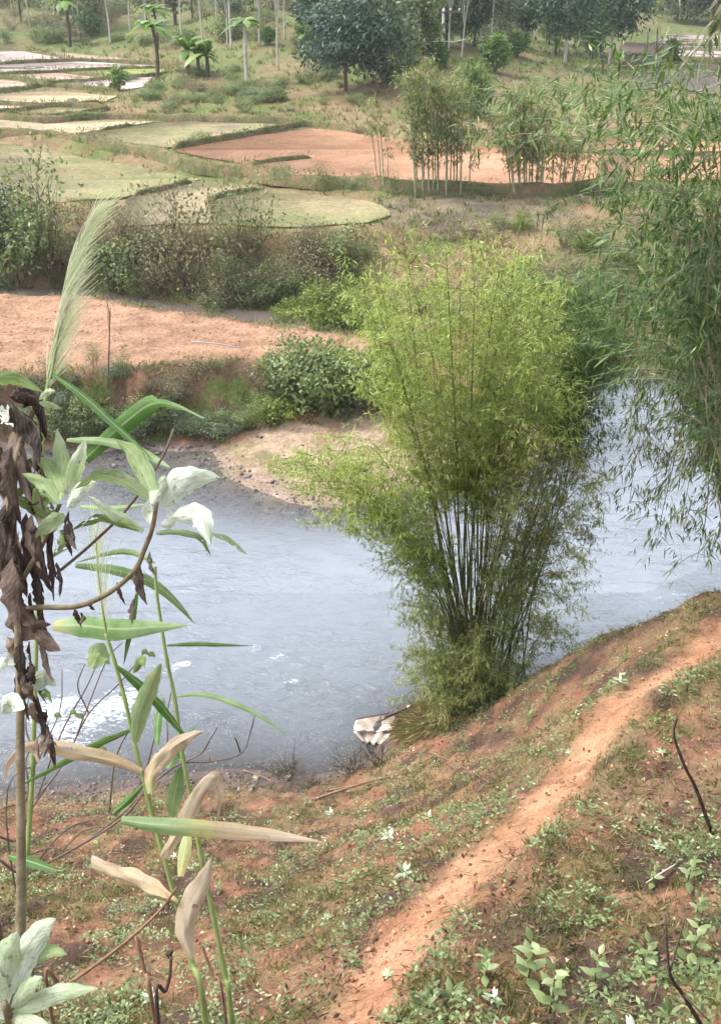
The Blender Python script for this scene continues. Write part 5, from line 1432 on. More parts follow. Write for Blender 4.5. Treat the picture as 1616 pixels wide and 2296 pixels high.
o = mb.build('dry_grass', LM['grass']); tag(o, 'dry straw hanging over the mound under the bamboo', 'grass', None, 'stuff')

def stick(name, pts, r0, r1, mat, label, cat='stick', twigs=(), knots=0):
    root = empty(name, pts[0]); tag(root, label, cat)
    P0 = np.asarray(pts[0], float)
    m = MB(); pl = smooth_line([np.asarray(q) - P0 for q in pts], 4); m.tube(pl, r0, r1, 6); m.build('stalk', mat, root, smooth=True)
    for tw in twigs:
        m = MB(); m.tube(smooth_line([np.asarray(q) - P0 for q in tw], 4), r1 * 1.1, r1 * .5, 5); m.build('twig', mat, root)
    return root

M_BSTICK = bark_mat('stick_brown', (.16, .085, .05), (.28, .17, .10), 20, .5)
f0 = ground(1595, 1870)
stick('dead_stalk', [f0, PY(1560, 1770, f0[1] + .05), PY(1535, 1720, f0[1] + .05), PY(1510, 1650, f0[1] + .1), PY(1517, 1605, f0[1] + .15)], .017, .008, M_DSTICK, 'dark dead stalk rising from the right edge above the path')
f0 = ground(1590, 2330)
stick('dead_stalk', [f0, PY(1530, 2230, f0[1] + .02), PY(1500, 2180, f0[1]), PY(1490, 2050, f0[1] + .1)], .013, .006, M_DSTICK, 'bare forked dark stalk in the bottom right corner', 'stick', [[PY(1500, 2180, f0[1]), PY(1520, 2110, f0[1] + .1), PY(1535, 2060, f0[1] + .15)], [PY(1530, 2230, f0[1]), PY(1590, 2290, f0[1] - .1)]])
for pa, pb, r_, lab in [((705, 1795), (915, 1735), .022, 'longest dead branch lying on the slope under the bamboo'), ((740, 1775), (850, 1762), .016, 'short dead branch lying beside the longest one'), ((960, 1690), (1100, 1760), .012, 'thin dead branch lying below the bamboo mound'), ((545, 1730), (620, 1760), .012, 'thin driftwood stick at the waterline')]:
    a, b = ground(*pa), ground(*pb)
    stick('dead_branch', [a + [0, 0, .03], (a + b) / 2 + [0, 0, .07], b + [0, 0, .03]], r_, r_ * .5, M_BSTICK, lab, 'branch')
a, b = ground(435, 833), ground(545, 835)
stick('bamboo_pole', [a + [0, 0, .9], (a + b) / 2 + [0, 0, .85], b + [0, 0, .75]], .02, .015, M_PALE, 'thin pale pole lying across the cut bank', 'pole')
for px, py, tx, ty, sd, lab in [(240, 870, 248, 690, 11, 'dead crooked sapling at the edge of the ploughed strip'), (10, 660, 70, 560, 12, 'leaning pale dead stem at the left edge behind the ploughed strip')]:
    bare_tree(px, py, tx, ty, sd, lab, M_TWIG, .035, 5, 'dead sapling', None, 'dead_sapling')

# pale fallen leaf
p = ground(1478, 1978); m = MB()
blade(m, bez(np.array([-.11, -.03, .03]), np.array([0, .02, .09]), np.array([.13, .08, .1]), 7), .05, (0, -.5, 1), .15, .98)
o = m.build('fallen_leaf', LM['silver'], None, p); tag(o, 'long pale fallen leaf lying on the slope at the right', 'leaf')

# ------------------------------------------------------------------ torn white sheet on sticks at the water's edge
M_SHEET, nt, out = new_mat('torn_sheet'); f = noise(nt, 6, 5, .65, geo_pos(nt)); principled(nt, out, ramp(nt, [(.3, (.34, .25, .20)), (.5, (.58, .48, .40)), (.7, (.72, .65, .58))], f), .75, bump(nt, f, .4, .03))
c0 = P(840, 1650, 0.0)
root = empty('torn_sheet', c0); tag(root, 'torn white sheet sagging over sticks at the water edge', 'sheet')
cor = [PY(792, 1640, c0[1] - .05), PY(800, 1612, c0[1] + .25), PY(888, 1604, c0[1] + .30), PY(893, 1640, c0[1] + .05)]
nu, nv = 26, 18
u, v = np.meshgrid(np.linspace(0, 1, nu), np.linspace(0, 1, nv)); u, v = u.ravel(), v.ravel()
S = ((1 - u) * (1 - v))[:, None] * cor[0] + ((1 - u) * v)[:, None] * cor[1] + (u * v)[:, None] * cor[2] + (u * (1 - v))[:, None] * cor[3]
S[:, 2] += .07 * np.abs(np.sin(u * 5 + v * 2 + 1.2 * vn(u * 3, v * 3, 7))) * (1 - .4 * v) + .05 * (fbm(u * 4, v * 4, 9, 2) - .5) - .12 * np.sin(np.pi * u) * np.sin(np.pi * v)
S[:, 0] += .06 * (fbm(v * 6, u * 6, 19, 3) - .5); S[:, 1] -= .10 * (v < .06) * vn(u * 9, v, 3)
F = grid_faces(nv, nu)
fu, fv = u[F].mean(1), v[F].mean(1)
hole = (np.abs(fu - .52 - (fv - .5) * .25) < .10 * (1 - np.abs(fv - .55) * 2.4))
F = F[~hole]
o = obj('cloth', mesh('cloth', S - c0, F, None, None, True), M_SHEET, root)
md = o.modifiers.new('thickness', 'SOLIDIFY'); md.thickness = .006
S2 = [PY(800, 1645, c0[1] - .1), PY(812, 1665, c0[1] - .2), PY(860, 1668, c0[1] - .25), PY(890, 1645, c0[1] - .1)]
V = []
for t in np.linspace(0, 1, 12):
    a = cor[0] * (1 - t) + cor[3] * t; b = S2[1] * (1 - t) + S2[2] * t
    for s_ in np.linspace(0, 1, 5): V.append(a * (1 - s_) + b * s_ + [0, .03 * math.sin(t * 19 + s_), .03 * math.sin(t * 23)] - c0)
o = obj('flap', mesh('flap', np.array(V), grid_faces(12, 5), None, None, True), M_SHEET, root)
md = o.modifiers.new('thickness', 'SOLIDIFY'); md.thickness = .006
for a, b in [((845, 1620), (925, 1582)), ((862, 1608), (915, 1588)), ((885, 1645), (850, 1690)), ((800, 1612), (870, 1600)), ((893, 1612), (880, 1668))]:
    m = MB(); A, B_ = PY(*a, c0[1] + .1) - c0, PY(*b, c0[1] + .45 if b[1] < 1600 else c0[1] - .15) - c0
    m.tube([A, (A + B_) / 2, B_], .016, .013, 6); m.build('stick', M_DSTICK, root)
kn = PY(918, 1586, c0[1] + .45); mm = lumps(1, np.array([kn[0] - c0[0]]), np.array([kn[1] - c0[1]]), np.array([kn[2] - c0[2]]), np.array([.06]), gg, .9)
mm.build('knot', M_SHEET, root)


# ================================================================== plants close to the camera, at the left
def leaf_surface_mat(name, stops, stripes=60.0, rib=0.35, trans=.3, rough=.5, veins=0.0):
    m, nt, out = new_mat(name)
    at = N(nt, 'Attribute', attribute_name='tint')
    uvn = N(nt, 'UVMap')
    sep = N(nt, 'SeparateXYZ'); nt.links.new(uvn.outputs[0], sep.inputs[0])
    mp_ = N(nt, 'Mapping'); mp_.inputs['Scale'].default_value = (stripes, 2.5, 1); nt.links.new(uvn.outputs[0], mp_.inputs['Vector'])
    st = noise(nt, 1.0, 3, .6, mp_.outputs[0])
    pn = noise(nt, 18.0, 4, .6, nt.nodes.new('ShaderNodeTexCoord').outputs['Object'])
    fac = math_n(nt, 'ADD', at.outputs['Fac'], math_n(nt, 'MULTIPLY', math_n(nt, 'SUBTRACT', pn, .5), .42))
    c = ramp(nt, stops, fac)
    c = mixc(nt, 1.0, c, ramp(nt, [(.28, (.55, .52, .50)), (.5, (1, 1, 1)), (.75, (1.2, 1.2, 1.18))], st), 'MULTIPLY')
    bl_ = ramp(nt, [(.58, (0, 0, 0)), (.68, (1, 1, 1))], noise(nt, 34.0, 4, .65, nt.nodes['Texture Coordinate'].outputs['Object']))
    c = mixc(nt, math_n(nt, 'MULTIPLY', bl_, .35), c, (.20, .13, .08))
    d = math_n(nt, 'ABSOLUTE', math_n(nt, 'SUBTRACT', sep.outputs[0], .5))
    r_ = ramp(nt, [(.0, (1, 1, 1)), (.03, (1, 1, 1)), (.06, (0, 0, 0))], d)
    c = mixc(nt, math_n(nt, 'MULTIPLY', r_, rib), c, (.55, .58, .36))
    hb = st
    if veins:
        vv = math_n(nt, 'ADD', math_n(nt, 'SUBTRACT', math_n(nt, 'MULTIPLY', sep.outputs[1], 11.0), math_n(nt, 'MULTIPLY', d, 6.0)), math_n(nt, 'MULTIPLY', pn, 1.6))
        vv = math_n(nt, 'ABSOLUTE', math_n(nt, 'SUBTRACT', math_n(nt, 'FRACT', vv), .5))
        vm = ramp(nt, [(.0, (1, 1, 1)), (.07, (0, 0, 0))], vv)
        c = mixc(nt, math_n(nt, 'MULTIPLY', vm, veins), c, (.50, .54, .34))
        hb = math_n(nt, 'ADD', math_n(nt, 'MULTIPLY', vv, .25), math_n(nt, 'MULTIPLY', pn, 1.6))
        sp_ = ramp(nt, [(.66, (0, 0, 0)), (.70, (1, 1, 1))], noise(nt, 60.0, 2, .5, nt.nodes['Texture Coordinate'].outputs['Object']))
        c = mixc(nt, math_n(nt, 'MULTIPLY', sp_, .6), c, (.22, .15, .08))
    p = principled(nt, None, c, rough, bump(nt, hb, .5 if veins else .25, .006), .3)
    t = N(nt, 'BsdfTranslucent'); nt.links.new(c, t.inputs[0])
    mx = N(nt, 'MixShader'); mx.inputs[0].default_value = trans
    nt.links.new(p.outputs[0], mx.inputs[1]); nt.links.new(t.outputs[0], mx.inputs[2]); nt.links.new(mx.outputs[0], out.inputs[0])
    return m

M_REED = leaf_surface_mat('reed_leaf', [(0, (.035, .085, .018)), (.25, (.09, .20, .035)), (.45, (.26, .36, .17)), (.6, (.40, .40, .16)), (.72, (.44, .33, .19)), (1, (.56, .45, .33))])
M_SILV = leaf_surface_mat('silver_shrub_leaf', [(0, (.08, .12, .03)), (.3, (.17, .26, .07)), (.55, (.36, .45, .24)), (.8, (.60, .67, .54)), (1, (.80, .84, .78))], 14, .3, .42, .8, .45)
M_DEAD = leaf_surface_mat('withered_leaf', [(0, (.03, .02, .018)), (.4, (.075, .05, .042)), (.75, (.20, .14, .11)), (1, (.42, .33, .25))], 12, .1, .15, .85, .25)
M_REEDSTEM = bark_mat('reed_stem', (.16, .22, .06), (.28, .33, .12), 12, .15)
M_SHRUBSTEM = bark_mat('shrub_stem', (.13, .10, .055), (.24, .20, .12), 22, .5)
M_PLUME = leaf_mat('plume_hair', [(0, (.42, .46, .28)), (.5, (.68, .70, .54)), (1, (.84, .82, .76))], .45, .6, .2)
M_PURPLE = leaf_mat('plume_purple', [(0, (.30, .16, .16)), (1, (.45, .32, .30))], .3)

def sheet(pts, widths, side, curl=.25, wave=0.0, tint=.5, seed=0, cols=9, crumple=0.0, holes=0.0):
    """A leaf blade with a rounded cross-section, along pts."""
    m = MB(); g_ = np.random.default_rng(seed)
    pts = np.asarray(pts, float); n = len(pts)
    tg = norm(np.gradient(pts, axis=0))
    side = np.broadcast_to(side, (n, 3)); sd = norm(side - tg * (side * tg).sum(1, keepdims=True)); nn = np.cross(sd, tg)
    s = np.linspace(-1, 1, cols)
    w = np.asarray(widths)
    ph = g_.uniform(0, 6.28)
    V = np.zeros((n, cols, 3)); t = np.linspace(0, 1, n)
    for j, q in enumerate(s):
        lift = curl * (q * q) * w * .5 + wave * w * np.abs(q) * np.sin(t * 17 + ph + (2 if q > 0 else 0)) * .35
        edge = 1 + (wave * .5 * np.sin(t * 31 + ph + q) if abs(q) > .9 else 0)
        V[:, j] = pts + sd * (q * w * .5 * edge)[:, None] + nn * lift[:, None]
    if crumple:
        U_, T_ = np.meshgrid(s, t)
        cr = (fbm(U_ * 1.6 + seed * 3.1, T_ * 5 + seed, 7 + seed, 3) - .5) * crumple
        cr2 = (fbm(U_ * 2.2 - seed, T_ * 7 + seed, 17 + seed, 3) - .5) * crumple * .6
        V = V + nn[:, None, :] * (cr * w[:, None])[..., None] + sd[:, None, :] * (cr2 * w[:, None])[..., None]
    uv = np.stack([np.tile((s + 1) / 2, n), np.repeat(t, cols)], 1)
    tv = np.interp(t, np.linspace(0, 1, len(tint)), tint) if not np.isscalar(tint) else np.full(n, tint)
    F = grid_faces(n, cols)
    if holes:
        cu_ = uv[F].mean(1)
        F = F[~((vn(cu_[:, 0] * 7 + seed, cu_[:, 1] * 11 + seed, 5 + seed) > 1 - holes) & (np.abs(cu_[:, 0] - .5) > .09))]
    m.add(V.reshape(-1, 3), None, F, np.repeat(tv, cols), uv)
    return m

def fg_leaf(name, root, px_pts, wpx, dep, mat, tint, tilt=.35, curl=.3, wave=.05, d1=None, prof='lance', seed=0, nseg=6, crumple=0.0, holes=0.0):
    """Leaf traced as it hangs, dep metres in front of the lens (d1 at its tip)."""
    P0 = np.array(root.location)
    m_ = len(px_pts)
    ds = np.linspace(dep, dep if d1 is None else d1, m_)
    pts = smooth_line([Q(x_, y_, d_) for (x_, y_), d_ in zip(px_pts, ds)], nseg)
    n = len(pts); t = np.linspace(0, 1, n)
    if prof == 'lance': w = np.clip(np.sin(np.pi * np.clip(t * .9 + .1, 0, 1)), 0, 1) ** .75
    elif prof == 'strap': w = np.minimum(1, .45 + t * 2.2) * np.clip((1 - t) * 2.1, 0, 1) ** .8
    elif prof == 'ovate': w = np.clip(np.sin(np.pi * t ** .78), 0, 1) ** .8
    elif prof == 'bent': w = np.where(t < .62, np.minimum(1, .6 + t), np.clip((1 - t) * 1.3, 0.12, .45))
    elif prof == 'cut': w = np.minimum(1, .3 + 1.6 * t) * np.ones(n)
    else: w = np.ones(n)
    w = np.maximum(w, .03) * wpx * (.76 if mat == M_REED else .94) / FPX * dep / max(math.cos(tilt), .4)
    tg = norm(np.gradient(pts, axis=0)); vw = norm(pts - np.array([0, 0, CAMZ]))
    s0 = norm(np.cross(tg, vw)); nr = np.cross(s0, tg)
    side = s0 * math.cos(tilt) + nr * math.sin(tilt)
    mb = sheet(pts - P0, w, side, curl, wave, tint, seed, 9, crumple, holes)
    return mb.build(name, mat, root, smooth=True)

def to_ground(p, dx=0.0):
    return up((p[0] + dx, p[1] - .05), -.05)

def fg_stem(name, root, px_pts, r0, r1, dep, mat, nodes=True, d1=None, down=True):
    P0 = np.array(root.location)
    ds = np.linspace(dep, dep if d1 is None else d1, len(px_pts))
    q = [Q(x_, y_, d_) for (x_, y_), d_ in zip(px_pts, ds)]
    if down: q = [to_ground(q[0])] + q
    pl = smooth_line(q, 7) - P0
    rr = np.linspace(r0, r1, len(pl))
    if nodes: rr = rr * (1 + .22 * (np.arange(len(rr)) % 7 == 0))
    m = MB(); m.tube(pl, r0, r1, 8, .5, rr)
    return m.build(name, mat, root, smooth=True)

DR = 2.35
# ---- reed with the pale feathery head
b = to_ground(Q(455, 2267, DR)); reed = empty('reed', b); tag(reed, 'reed with drying leaves and a thin pale feathery head, its stalk leaning left', 'reed')
fg_stem('stem', reed, [(462, 2290), (430, 2157), (395, 2022), (367, 1917), (345, 1842), (330, 1777), (307, 1687), (280, 1567), (257, 1482), (238, 1420)], .0072, .004, DR, M_REEDSTEM)
L = [([(265, 1495), (310, 1530), (360, 1580), (400, 1630), (432, 1664)], 27, .22, 'strap', .5), ([(303, 1665), (312, 1600), (335, 1540), (362, 1487)], 52, [.42, .42, .5], 'lance', .2), ([(290, 1640), (220, 1672), (130, 1720), (20, 1775)], 22, .2, 'strap', .5),
     ([(317, 1732), (250, 1705), (170, 1688), (80, 1676), (32, 1700), (5, 1755)], 40, [.7, .82, .9], 'strap', .45), ([(335, 1780), (338, 1730), (372, 1685), (425, 1648), (458, 1640)], 48, [.6, .85, .95], 'lance', .4), ([(365, 1922), (388, 1880), (425, 1805), (460, 1752), (488, 1742), (497, 1780), (488, 1842)], 44, [.75, .9, .85], 'strap', .5),
     ([(272, 1838), (350, 1848), (450, 1856), (560, 1866), (640, 1876), (722, 1888)], 50, [.45, .47, .72, .9, .9], 'cut2', .15), ([(400, 2025), (350, 2002), (280, 1970), (203, 1942)], 44, [.7, .85, .9], 'cut', .8), ([(432, 2152), (413, 2085), (430, 2015), (458, 1965), (475, 1922)], 62, [.9, .95, .95], 'ovate', .2),
     ([(255, 1822), (290, 1790), (325, 1756)], 22, .2, 'lance', .4)]
for i, (pp, w, ti, pr, tl) in enumerate(L):
    if pr == 'cut2':
        o = fg_leaf('leaf', reed, pp, w, DR - .08, M_REED, ti, tl, .45, .06, DR - .15, 'strap', i, 8, .22); continue
    fg_leaf('leaf', reed, pp, w, DR - .03 - .02 * (i % 3), M_REED, ti, tl, .6, .12, DR - .03 + [.12, -.15, .2, 0, .08][i % 5], pr, i, 8, .5 if np.max(ti) > .6 else .08, .07 if np.max(ti) > .6 else 0)

def plume(root, rach, dep, n, lo, hi, spread, bias, seed, mat, wpx=1.5, hpx=.9):
    g_ = np.random.default_rng(seed); P0 = np.array(root.location)
    pl = smooth_line([Q(x_, y_, dep) for x_, y_ in rach], 8)
    m = MB(); t = g_.uniform(0, 1, n)
    for q in range(n):
        i = min(int(t[q] * (len(pl) - 1)), len(pl) - 2)
        a = pl[i] * (1 - (t[q] * (len(pl) - 1) - i)) + pl[i + 1] * (t[q] * (len(pl) - 1) - i)
        tg = norm(pl[i + 1] - pl[i])
        L_ = g_.uniform(lo, hi) / FPX * dep * (1 - .45 * t[q])
        d = norm(tg + np.array([bias, 0, 0]) * g_.uniform(.0, 1) + g_.normal(0, spread, 3))
        c = a + d * L_; c[0] += bias * L_ * .30; c[2] -= L_ * .12 * abs(bias)
        pts = bez(a, a + d * L_ * .55, c, 6)
        blade(m, pts - P0, wpx / FPX * dep, norm(np.cross(d, [0.0, 1, -.4])), .1, g_.uniform(.1, 1), .35, lambda s: 1 - .65 * s)
    o = m.build('plume', mat, root); o['kind'] = 'stuff'
    m = MB(); m.tube(pl - P0, .0035, .001, 5); m.build('rachis', M_REEDSTEM, o)

plume(reed, [(240, 1425), (230, 1360), (222, 1290), (218, 1240), (214, 1200)], DR, 70, 90, 190, .20, .10, 3, M_PLUME, 1.3)

# ---- second reed, green leaves above, brown stalk below
b = to_ground(Q(515, 2262, DR + .15)); reed = empty('reed', b); tag(reed, 'upright reed behind with long green leaves pointing right', 'reed')
fg_stem('stem', reed, [(520, 2290), (505, 2187), (475, 2037), (450, 1917), (428, 1787), (410, 1697), (392, 1567), (375, 1482), (362, 1400), (352, 1330), (348, 1270)], .007, .0035, DR + .15, M_REEDSTEM)
for i, (pp, w, ti, pr, tl) in enumerate([([(375, 1447), (440, 1444), (500, 1446), (567, 1448)], 13, .25, 'strap', .3), ([(395, 1562), (450, 1556), (520, 1575), (590, 1610), (658, 1658)], 15, [.4, .35, .3], 'strap', .4), ([(348, 1262), (300, 1240), (250, 1240), (170, 1262)], 18, .4, 'lance', .3),
                                        ([(170, 1268), (250, 1276), (330, 1300), (385, 1340), (437, 1398)], 32, .38, 'lance', .3), ([(120, 1402), (180, 1402), (260, 1410), (340, 1406), (420, 1402)], 64, [.62, .32, .3, .4, .42], 'strap', .25), ([(308, 1330), (296, 1400), (278, 1490)], 19, .15, 'lance', .2),
                                        ([(378, 1722), (400, 1680), (437, 1628)], 32, .28, 'lance', .4), ([(385, 1832), (392, 1780), (407, 1718)], 46, [.5, .4, .3], 'lance', .2), ([(405, 1965), (415, 1900), (422, 1850)], 38, [.62, .58, .5], 'lance', .3), ([(352, 1670), (355, 1610), (368, 1560)], 24, .25, 'lance', .3)]):
    fg_leaf('leaf', reed, pp, w, DR + .12, M_REED, ti, tl, .3, .05, DR + .12 + [.15, -.1, .1][i % 3], pr, 40 + i)
for pp, r_ in [([(452, 2117), (478, 2190), (505, 2275)], .004), ([(305, 2097), (325, 2180), (345, 2275)], .006)]:
    fg_stem('dry_stem', reed, pp[::-1], r_, r_ * .8, DR + .1, M_BSTICK, False)

# ---- tall grass with the big plume
b = to_ground(Q(110, 1500, DR + .25), -.15); reed = empty('reed', b); tag(reed, 'tall reed with a large drooping feathery plume against the ploughed strip', 'reed')
fg_stem('stem', reed, [(60, 2290), (75, 1700), (88, 1250), (98, 950), (110, 850)], .008, .004, DR + .25, M_REEDSTEM)
plume(reed, [(103, 880), (118, 790), (135, 700), (152, 620), (178, 545), (205, 487)], DR + .25, 520, 80, 180, .12, .42, 5, M_PLUME, 1.5)
m_root = reed
plume(reed, [(115, 850), (133, 740), (150, 690)], DR + .24, 26, 40, 90, .06, .1, 6, M_PURPLE, 2.2)
for i, (pp, w, ti, pr, tl) in enumerate([([(190, 1030), (235, 988), (290, 940), (342, 905), (398, 911), (457, 938)], 54, [.22, .2, .18, .3, .4], 'bent', .25), ([(120, 840), (190, 890), (250, 945), (300, 990), (342, 1030)], 23, .14, 'strap', .4), ([(150, 986), (230, 988), (300, 1004), (350, 1030), (382, 1048)], 27, .42, 'lance', .4),
                                        ([(20, 1918), (70, 1932), (128, 1952)], 32, .12, 'lance', .4), ([(180, 1135), (250, 1140), (335, 1130)], 18, .42, 'lance', .4)]):
    fg_leaf('leaf', reed, pp, w, DR + .2, M_REED, ti, tl, .3, .04, DR + .1, pr, 60 + i)

# ---- silver-leaved shrub with withered leaves hanging down its stem
DS = 2.05
b = to_ground(Q(45, 2110, DS)); sh = empty('silver_shrub', b); tag(sh, 'silver leaved shrub at the left edge with withered brown leaves hanging', 'shrub')
fg_stem('stem', sh, [(42, 2290), (46, 2100), (48, 1900), (46, 1700), (46, 1550), (42, 1420), (36, 1300), (30, 1180), (35, 1050), (60, 960), (75, 920)], .0115, .006, DS, M_SHRUBSTEM, False)
brA = fg_stem('branch', sh, [(40, 1372), (85, 1362), (170, 1360), (240, 1332), (300, 1282), (325, 1230), (343, 1180), (352, 1125)], .006, .0045, DS, M_SHRUBSTEM, False, DS - .1, False)
brB = fg_stem('branch', sh, [(38, 1320), (80, 1250), (110, 1190), (135, 1130)], .006, .004, DS, M_SHRUBSTEM, False, DS - .02, False)
fg_stem('branch', sh, [(110, 1300), (200, 1225), (280, 1147), (340, 1065), (372, 1010), (390, 962)], .0035, .0025, DS + .05, M_TWIG, False, DS, False)
SL = [([(368, 1138), (393, 1088), (440, 1070), (494, 1070)], 72, [.75, .85, .7], 'ovate', .15), ([(383, 1160), (428, 1150), (456, 1165), (472, 1222)], 56, [.75, .85, .8], 'ovate', .2), ([(350, 1195), (400, 1192), (450, 1205), (473, 1245)], 16, [.6, .4, .1], 'lance', .5), ([(468, 1196), (510, 1208), (556, 1246)], 14, .5, 'lance', .4),
      ([(348, 1125), (325, 1065), (292, 1012), (262, 988)], 48, [.55, .45, .4], 'ovate', .3), ([(335, 1122), (290, 1085), (230, 1068), (168, 1096)], 36, [.5, .4, .35], 'ovate', .4), ([(322, 1192), (260, 1160), (198, 1112)], 28, [.7, .6, .75], 'lance', .5), ([(312, 1188), (230, 1165), (163, 1188)], 24, [.4, .2, .1], 'lance', .6),
      ([(342, 1130), (348, 1100), (372, 1075), (376, 1110)], 26, .7, 'ovate', .4), ([(345, 1180), (330, 1150), (335, 1120)], 26, .8, 'ovate', .3), ([(360, 1180), (385, 1165), (372, 1140)], 24, .85, 'ovate', .3),
      ([(138, 1122), (112, 1055), (66, 1020)], 40, [.5, .4, .35], 'ovate', .3), ([(142, 1110), (136, 1030), (128, 962)], 42, [.5, .45, .6], 'ovate', .3), ([(148, 1110), (170, 1045), (192, 985)], 36, [.6, .5, .75], 'ovate', .2), ([(132, 1130), (92, 1085), (50, 1062)], 36, .45, 'ovate', .3), ([(125, 1150), (70, 1130), (15, 1088)], 56, .12, 'ovate', .3),
      ([(142, 1150), (105, 1190), (66, 1242)], 40, [.5, .6, .5], 'ovate', .3), ([(150, 1140), (180, 1100), (215, 1080)], 36, [.75, .8, .85], 'ovate', .3), ([(130, 1120), (100, 1100), (75, 1130)], 40, [.5, .35, .3], 'ovate', .3), ([(135, 1200), (150, 1215), (120, 1250)], 40, .35, 'ovate', .4),
      ([(-20, 852), (35, 846), (97, 878)], 34, .35, 'ovate', .3), ([(88, 897), (105, 880), (124, 876)], 15, .6, 'ovate', .3), ([(88, 902), (115, 908), (140, 916)], 15, .5, 'ovate', .3), ([(0, 925), (25, 935), (48, 962)], 42, .9, 'ovate', .3), ([(70, 1545), (100, 1520), (127, 1538)], 42, .75, 'ovate', .3), ([(5, 1600), (25, 1575), (55, 1590)], 44, .8, 'ovate', .3),
      ([(0, 1500), (15, 1480), (35, 1490)], 30, .8, 'ovate', .3), ([(90, 1560), (105, 1555), (118, 1575)], 22, .3, 'ovate', .3), ([(205, 1500), (225, 1460), (248, 1490)], 46, [.35, .45, .4], 'ovate', .4), ([(298, 1510), (315, 1480), (325, 1495)], 20, .25, 'ovate', .4)]
for i, (pp, w, ti, pr, tl) in enumerate(SL):
    lf_ = fg_leaf('leaf', sh, pp, w, DS - .04 - .03 * (i % 3), M_SILV, ti, tl, .45, .16, DS - .06 + [.08, -.1, .02, .12][i % 4], pr, 80 + i, 8, .35, [0, .16, .1, .22][i % 4] if i > 1 else 0)
    if i < 20: lf_.parent = brA if i < 11 else brB
g_ = np.random.default_rng(9)
DL = [([(22, 890), (60, 880), (95, 910), (105, 985)], 48, .15), ([(20, 900), (50, 930), (85, 970), (90, 1040)], 55, .1), ([(40, 950), (55, 1040), (75, 1130)], 46, .7), ([(28, 1000), (30, 1080), (50, 1180)], 40, .5), ([(30, 1130), (38, 1230), (62, 1340)], 40, .3), ([(60, 1150), (75, 1250), (100, 1330)], 34, .45), ([(90, 1200), (100, 1270), (118, 1330)], 26, .4), ([(120, 1170), (118, 1240), (128, 1300)], 18, .3),
      ([(155, 1145), (160, 1190), (172, 1232)], 22, .3), ([(150, 1180), (158, 1215), (163, 1250)], 16, .2), ([(315, 1262), (318, 1310), (331, 1357)], 22, .35), ([(336, 1235), (340, 1265), (350, 1292)], 12, .4), ([(303, 1340), (300, 1370), (297, 1403)], 13, .35), ([(265, 1305), (272, 1330), (282, 1357)], 10, .4), ([(208, 1345), (207, 1358), (215, 1368)], 13, .4), ([(168, 1365), (178, 1385), (184, 1408)], 14, .35), ([(182, 1372), (190, 1385), (180, 1400)], 12, .5),
      ([(32, 1320), (60, 1380), (100, 1420), (137, 1458)], 62, [.55, .7, .8]), ([(30, 1250), (40, 1330), (48, 1420)], 50, .6), ([(50, 1360), (80, 1390), (115, 1400)], 40, .65), ([(95, 1430), (105, 1480), (120, 1530)], 16, .3), ([(45, 1440), (60, 1520), (90, 1590)], 26, .2), ([(85, 1560), (100, 1620), (122, 1690), (124, 1725)], 20, .2), ([(40, 1500), (55, 1560), (68, 1620)], 22, .15), ([(108, 1230), (120, 1290), (122, 1350)], 14, .25),
      ([(20, 1180), (22, 1280), (30, 1360)], 50, .4), ([(80, 1290), (95, 1340), (90, 1390)], 26, .3), ([(128, 1260), (140, 1300), (135, 1340)], 14, .25), ([(0, 1000), (10, 1060), (25, 1130)], 50, .3)]
for i, (pp, w, ti) in enumerate(DL):
    fg_leaf('withered_leaf', sh, pp, w * .78, DS - .05 + .03 * (i % 3), M_DEAD, ti, .5, 1.6, .45, DS - .03 + g_.uniform(-.06, .06), 'ovate', 120 + i, 8, .9, .08)

for i in range(52):
    px0 = g_.uniform(5, 100) if i < 30 else g_.uniform(20, 120); py0 = g_.uniform(960, 1420) if i < 30 else g_.uniform(1420, 1660)
    if i >= 30: px0 = 45 + (py0 - 1420) * .22 + g_.uniform(-18, 25)
    ln = g_.uniform(40, 130) if i < 30 else g_.uniform(25, 60)
    dx = g_.uniform(-18, 22)
    fg_leaf('withered_leaf', sh, [(px0, py0), (px0 + dx * .3, py0 + ln * .5), (px0 + dx, py0 + ln)], g_.uniform(6, 22), DS + g_.uniform(-.06, .08), M_DEAD, g_.uniform(.05, .9), .5, 1.8, .4, DS + g_.uniform(-.06, .08), 'ovate', 300 + i, 6, 1.2, .1)
# ---- silver seedling in the bottom left corner
b = to_ground(Q(40, 2290, 1.95)); sd = empty('silver_shrub', b); tag(sd, 'young silver shrub with broad pale leaves in the bottom left corner', 'shrub')
fg_stem('stem', sd, [(28, 2330), (25, 2280), (22, 2220)], .007, .004, 1.95, M_SHRUBSTEM, False)
for i, (pp, w, ti, tl) in enumerate([([(22, 2235), (45, 2160), (85, 2095), (126, 2060)], 66, [.75, .8, .7], .2), ([(28, 2270), (90, 2240), (150, 2222), (220, 2216)], 46, [.65, .7, .6], .3), ([(60, 2165), (105, 2132), (152, 2140)], 34, [.5, .4, .35], .3), ([(15, 2230), (15, 2150), (40, 2090)], 66, [.8, .6, .7], .3), ([(20, 2250), (-20, 2190), (-60, 2150)], 60, .7, .3), ([(25, 2260), (60, 2215), (95, 2190)], 40, [.7, .6, .6], .4), ([(24, 2280), (-10, 2270), (-50, 2290)], 40, .8, .3), ([(30, 2275), (60, 2285), (110, 2296)], 34, .7, .4)]):
    fg_leaf('leaf', sd, pp, w, 1.93, M_SILV, ti, tl, .4, .12, 1.88, 'ovate', 160 + i, 8, .25)

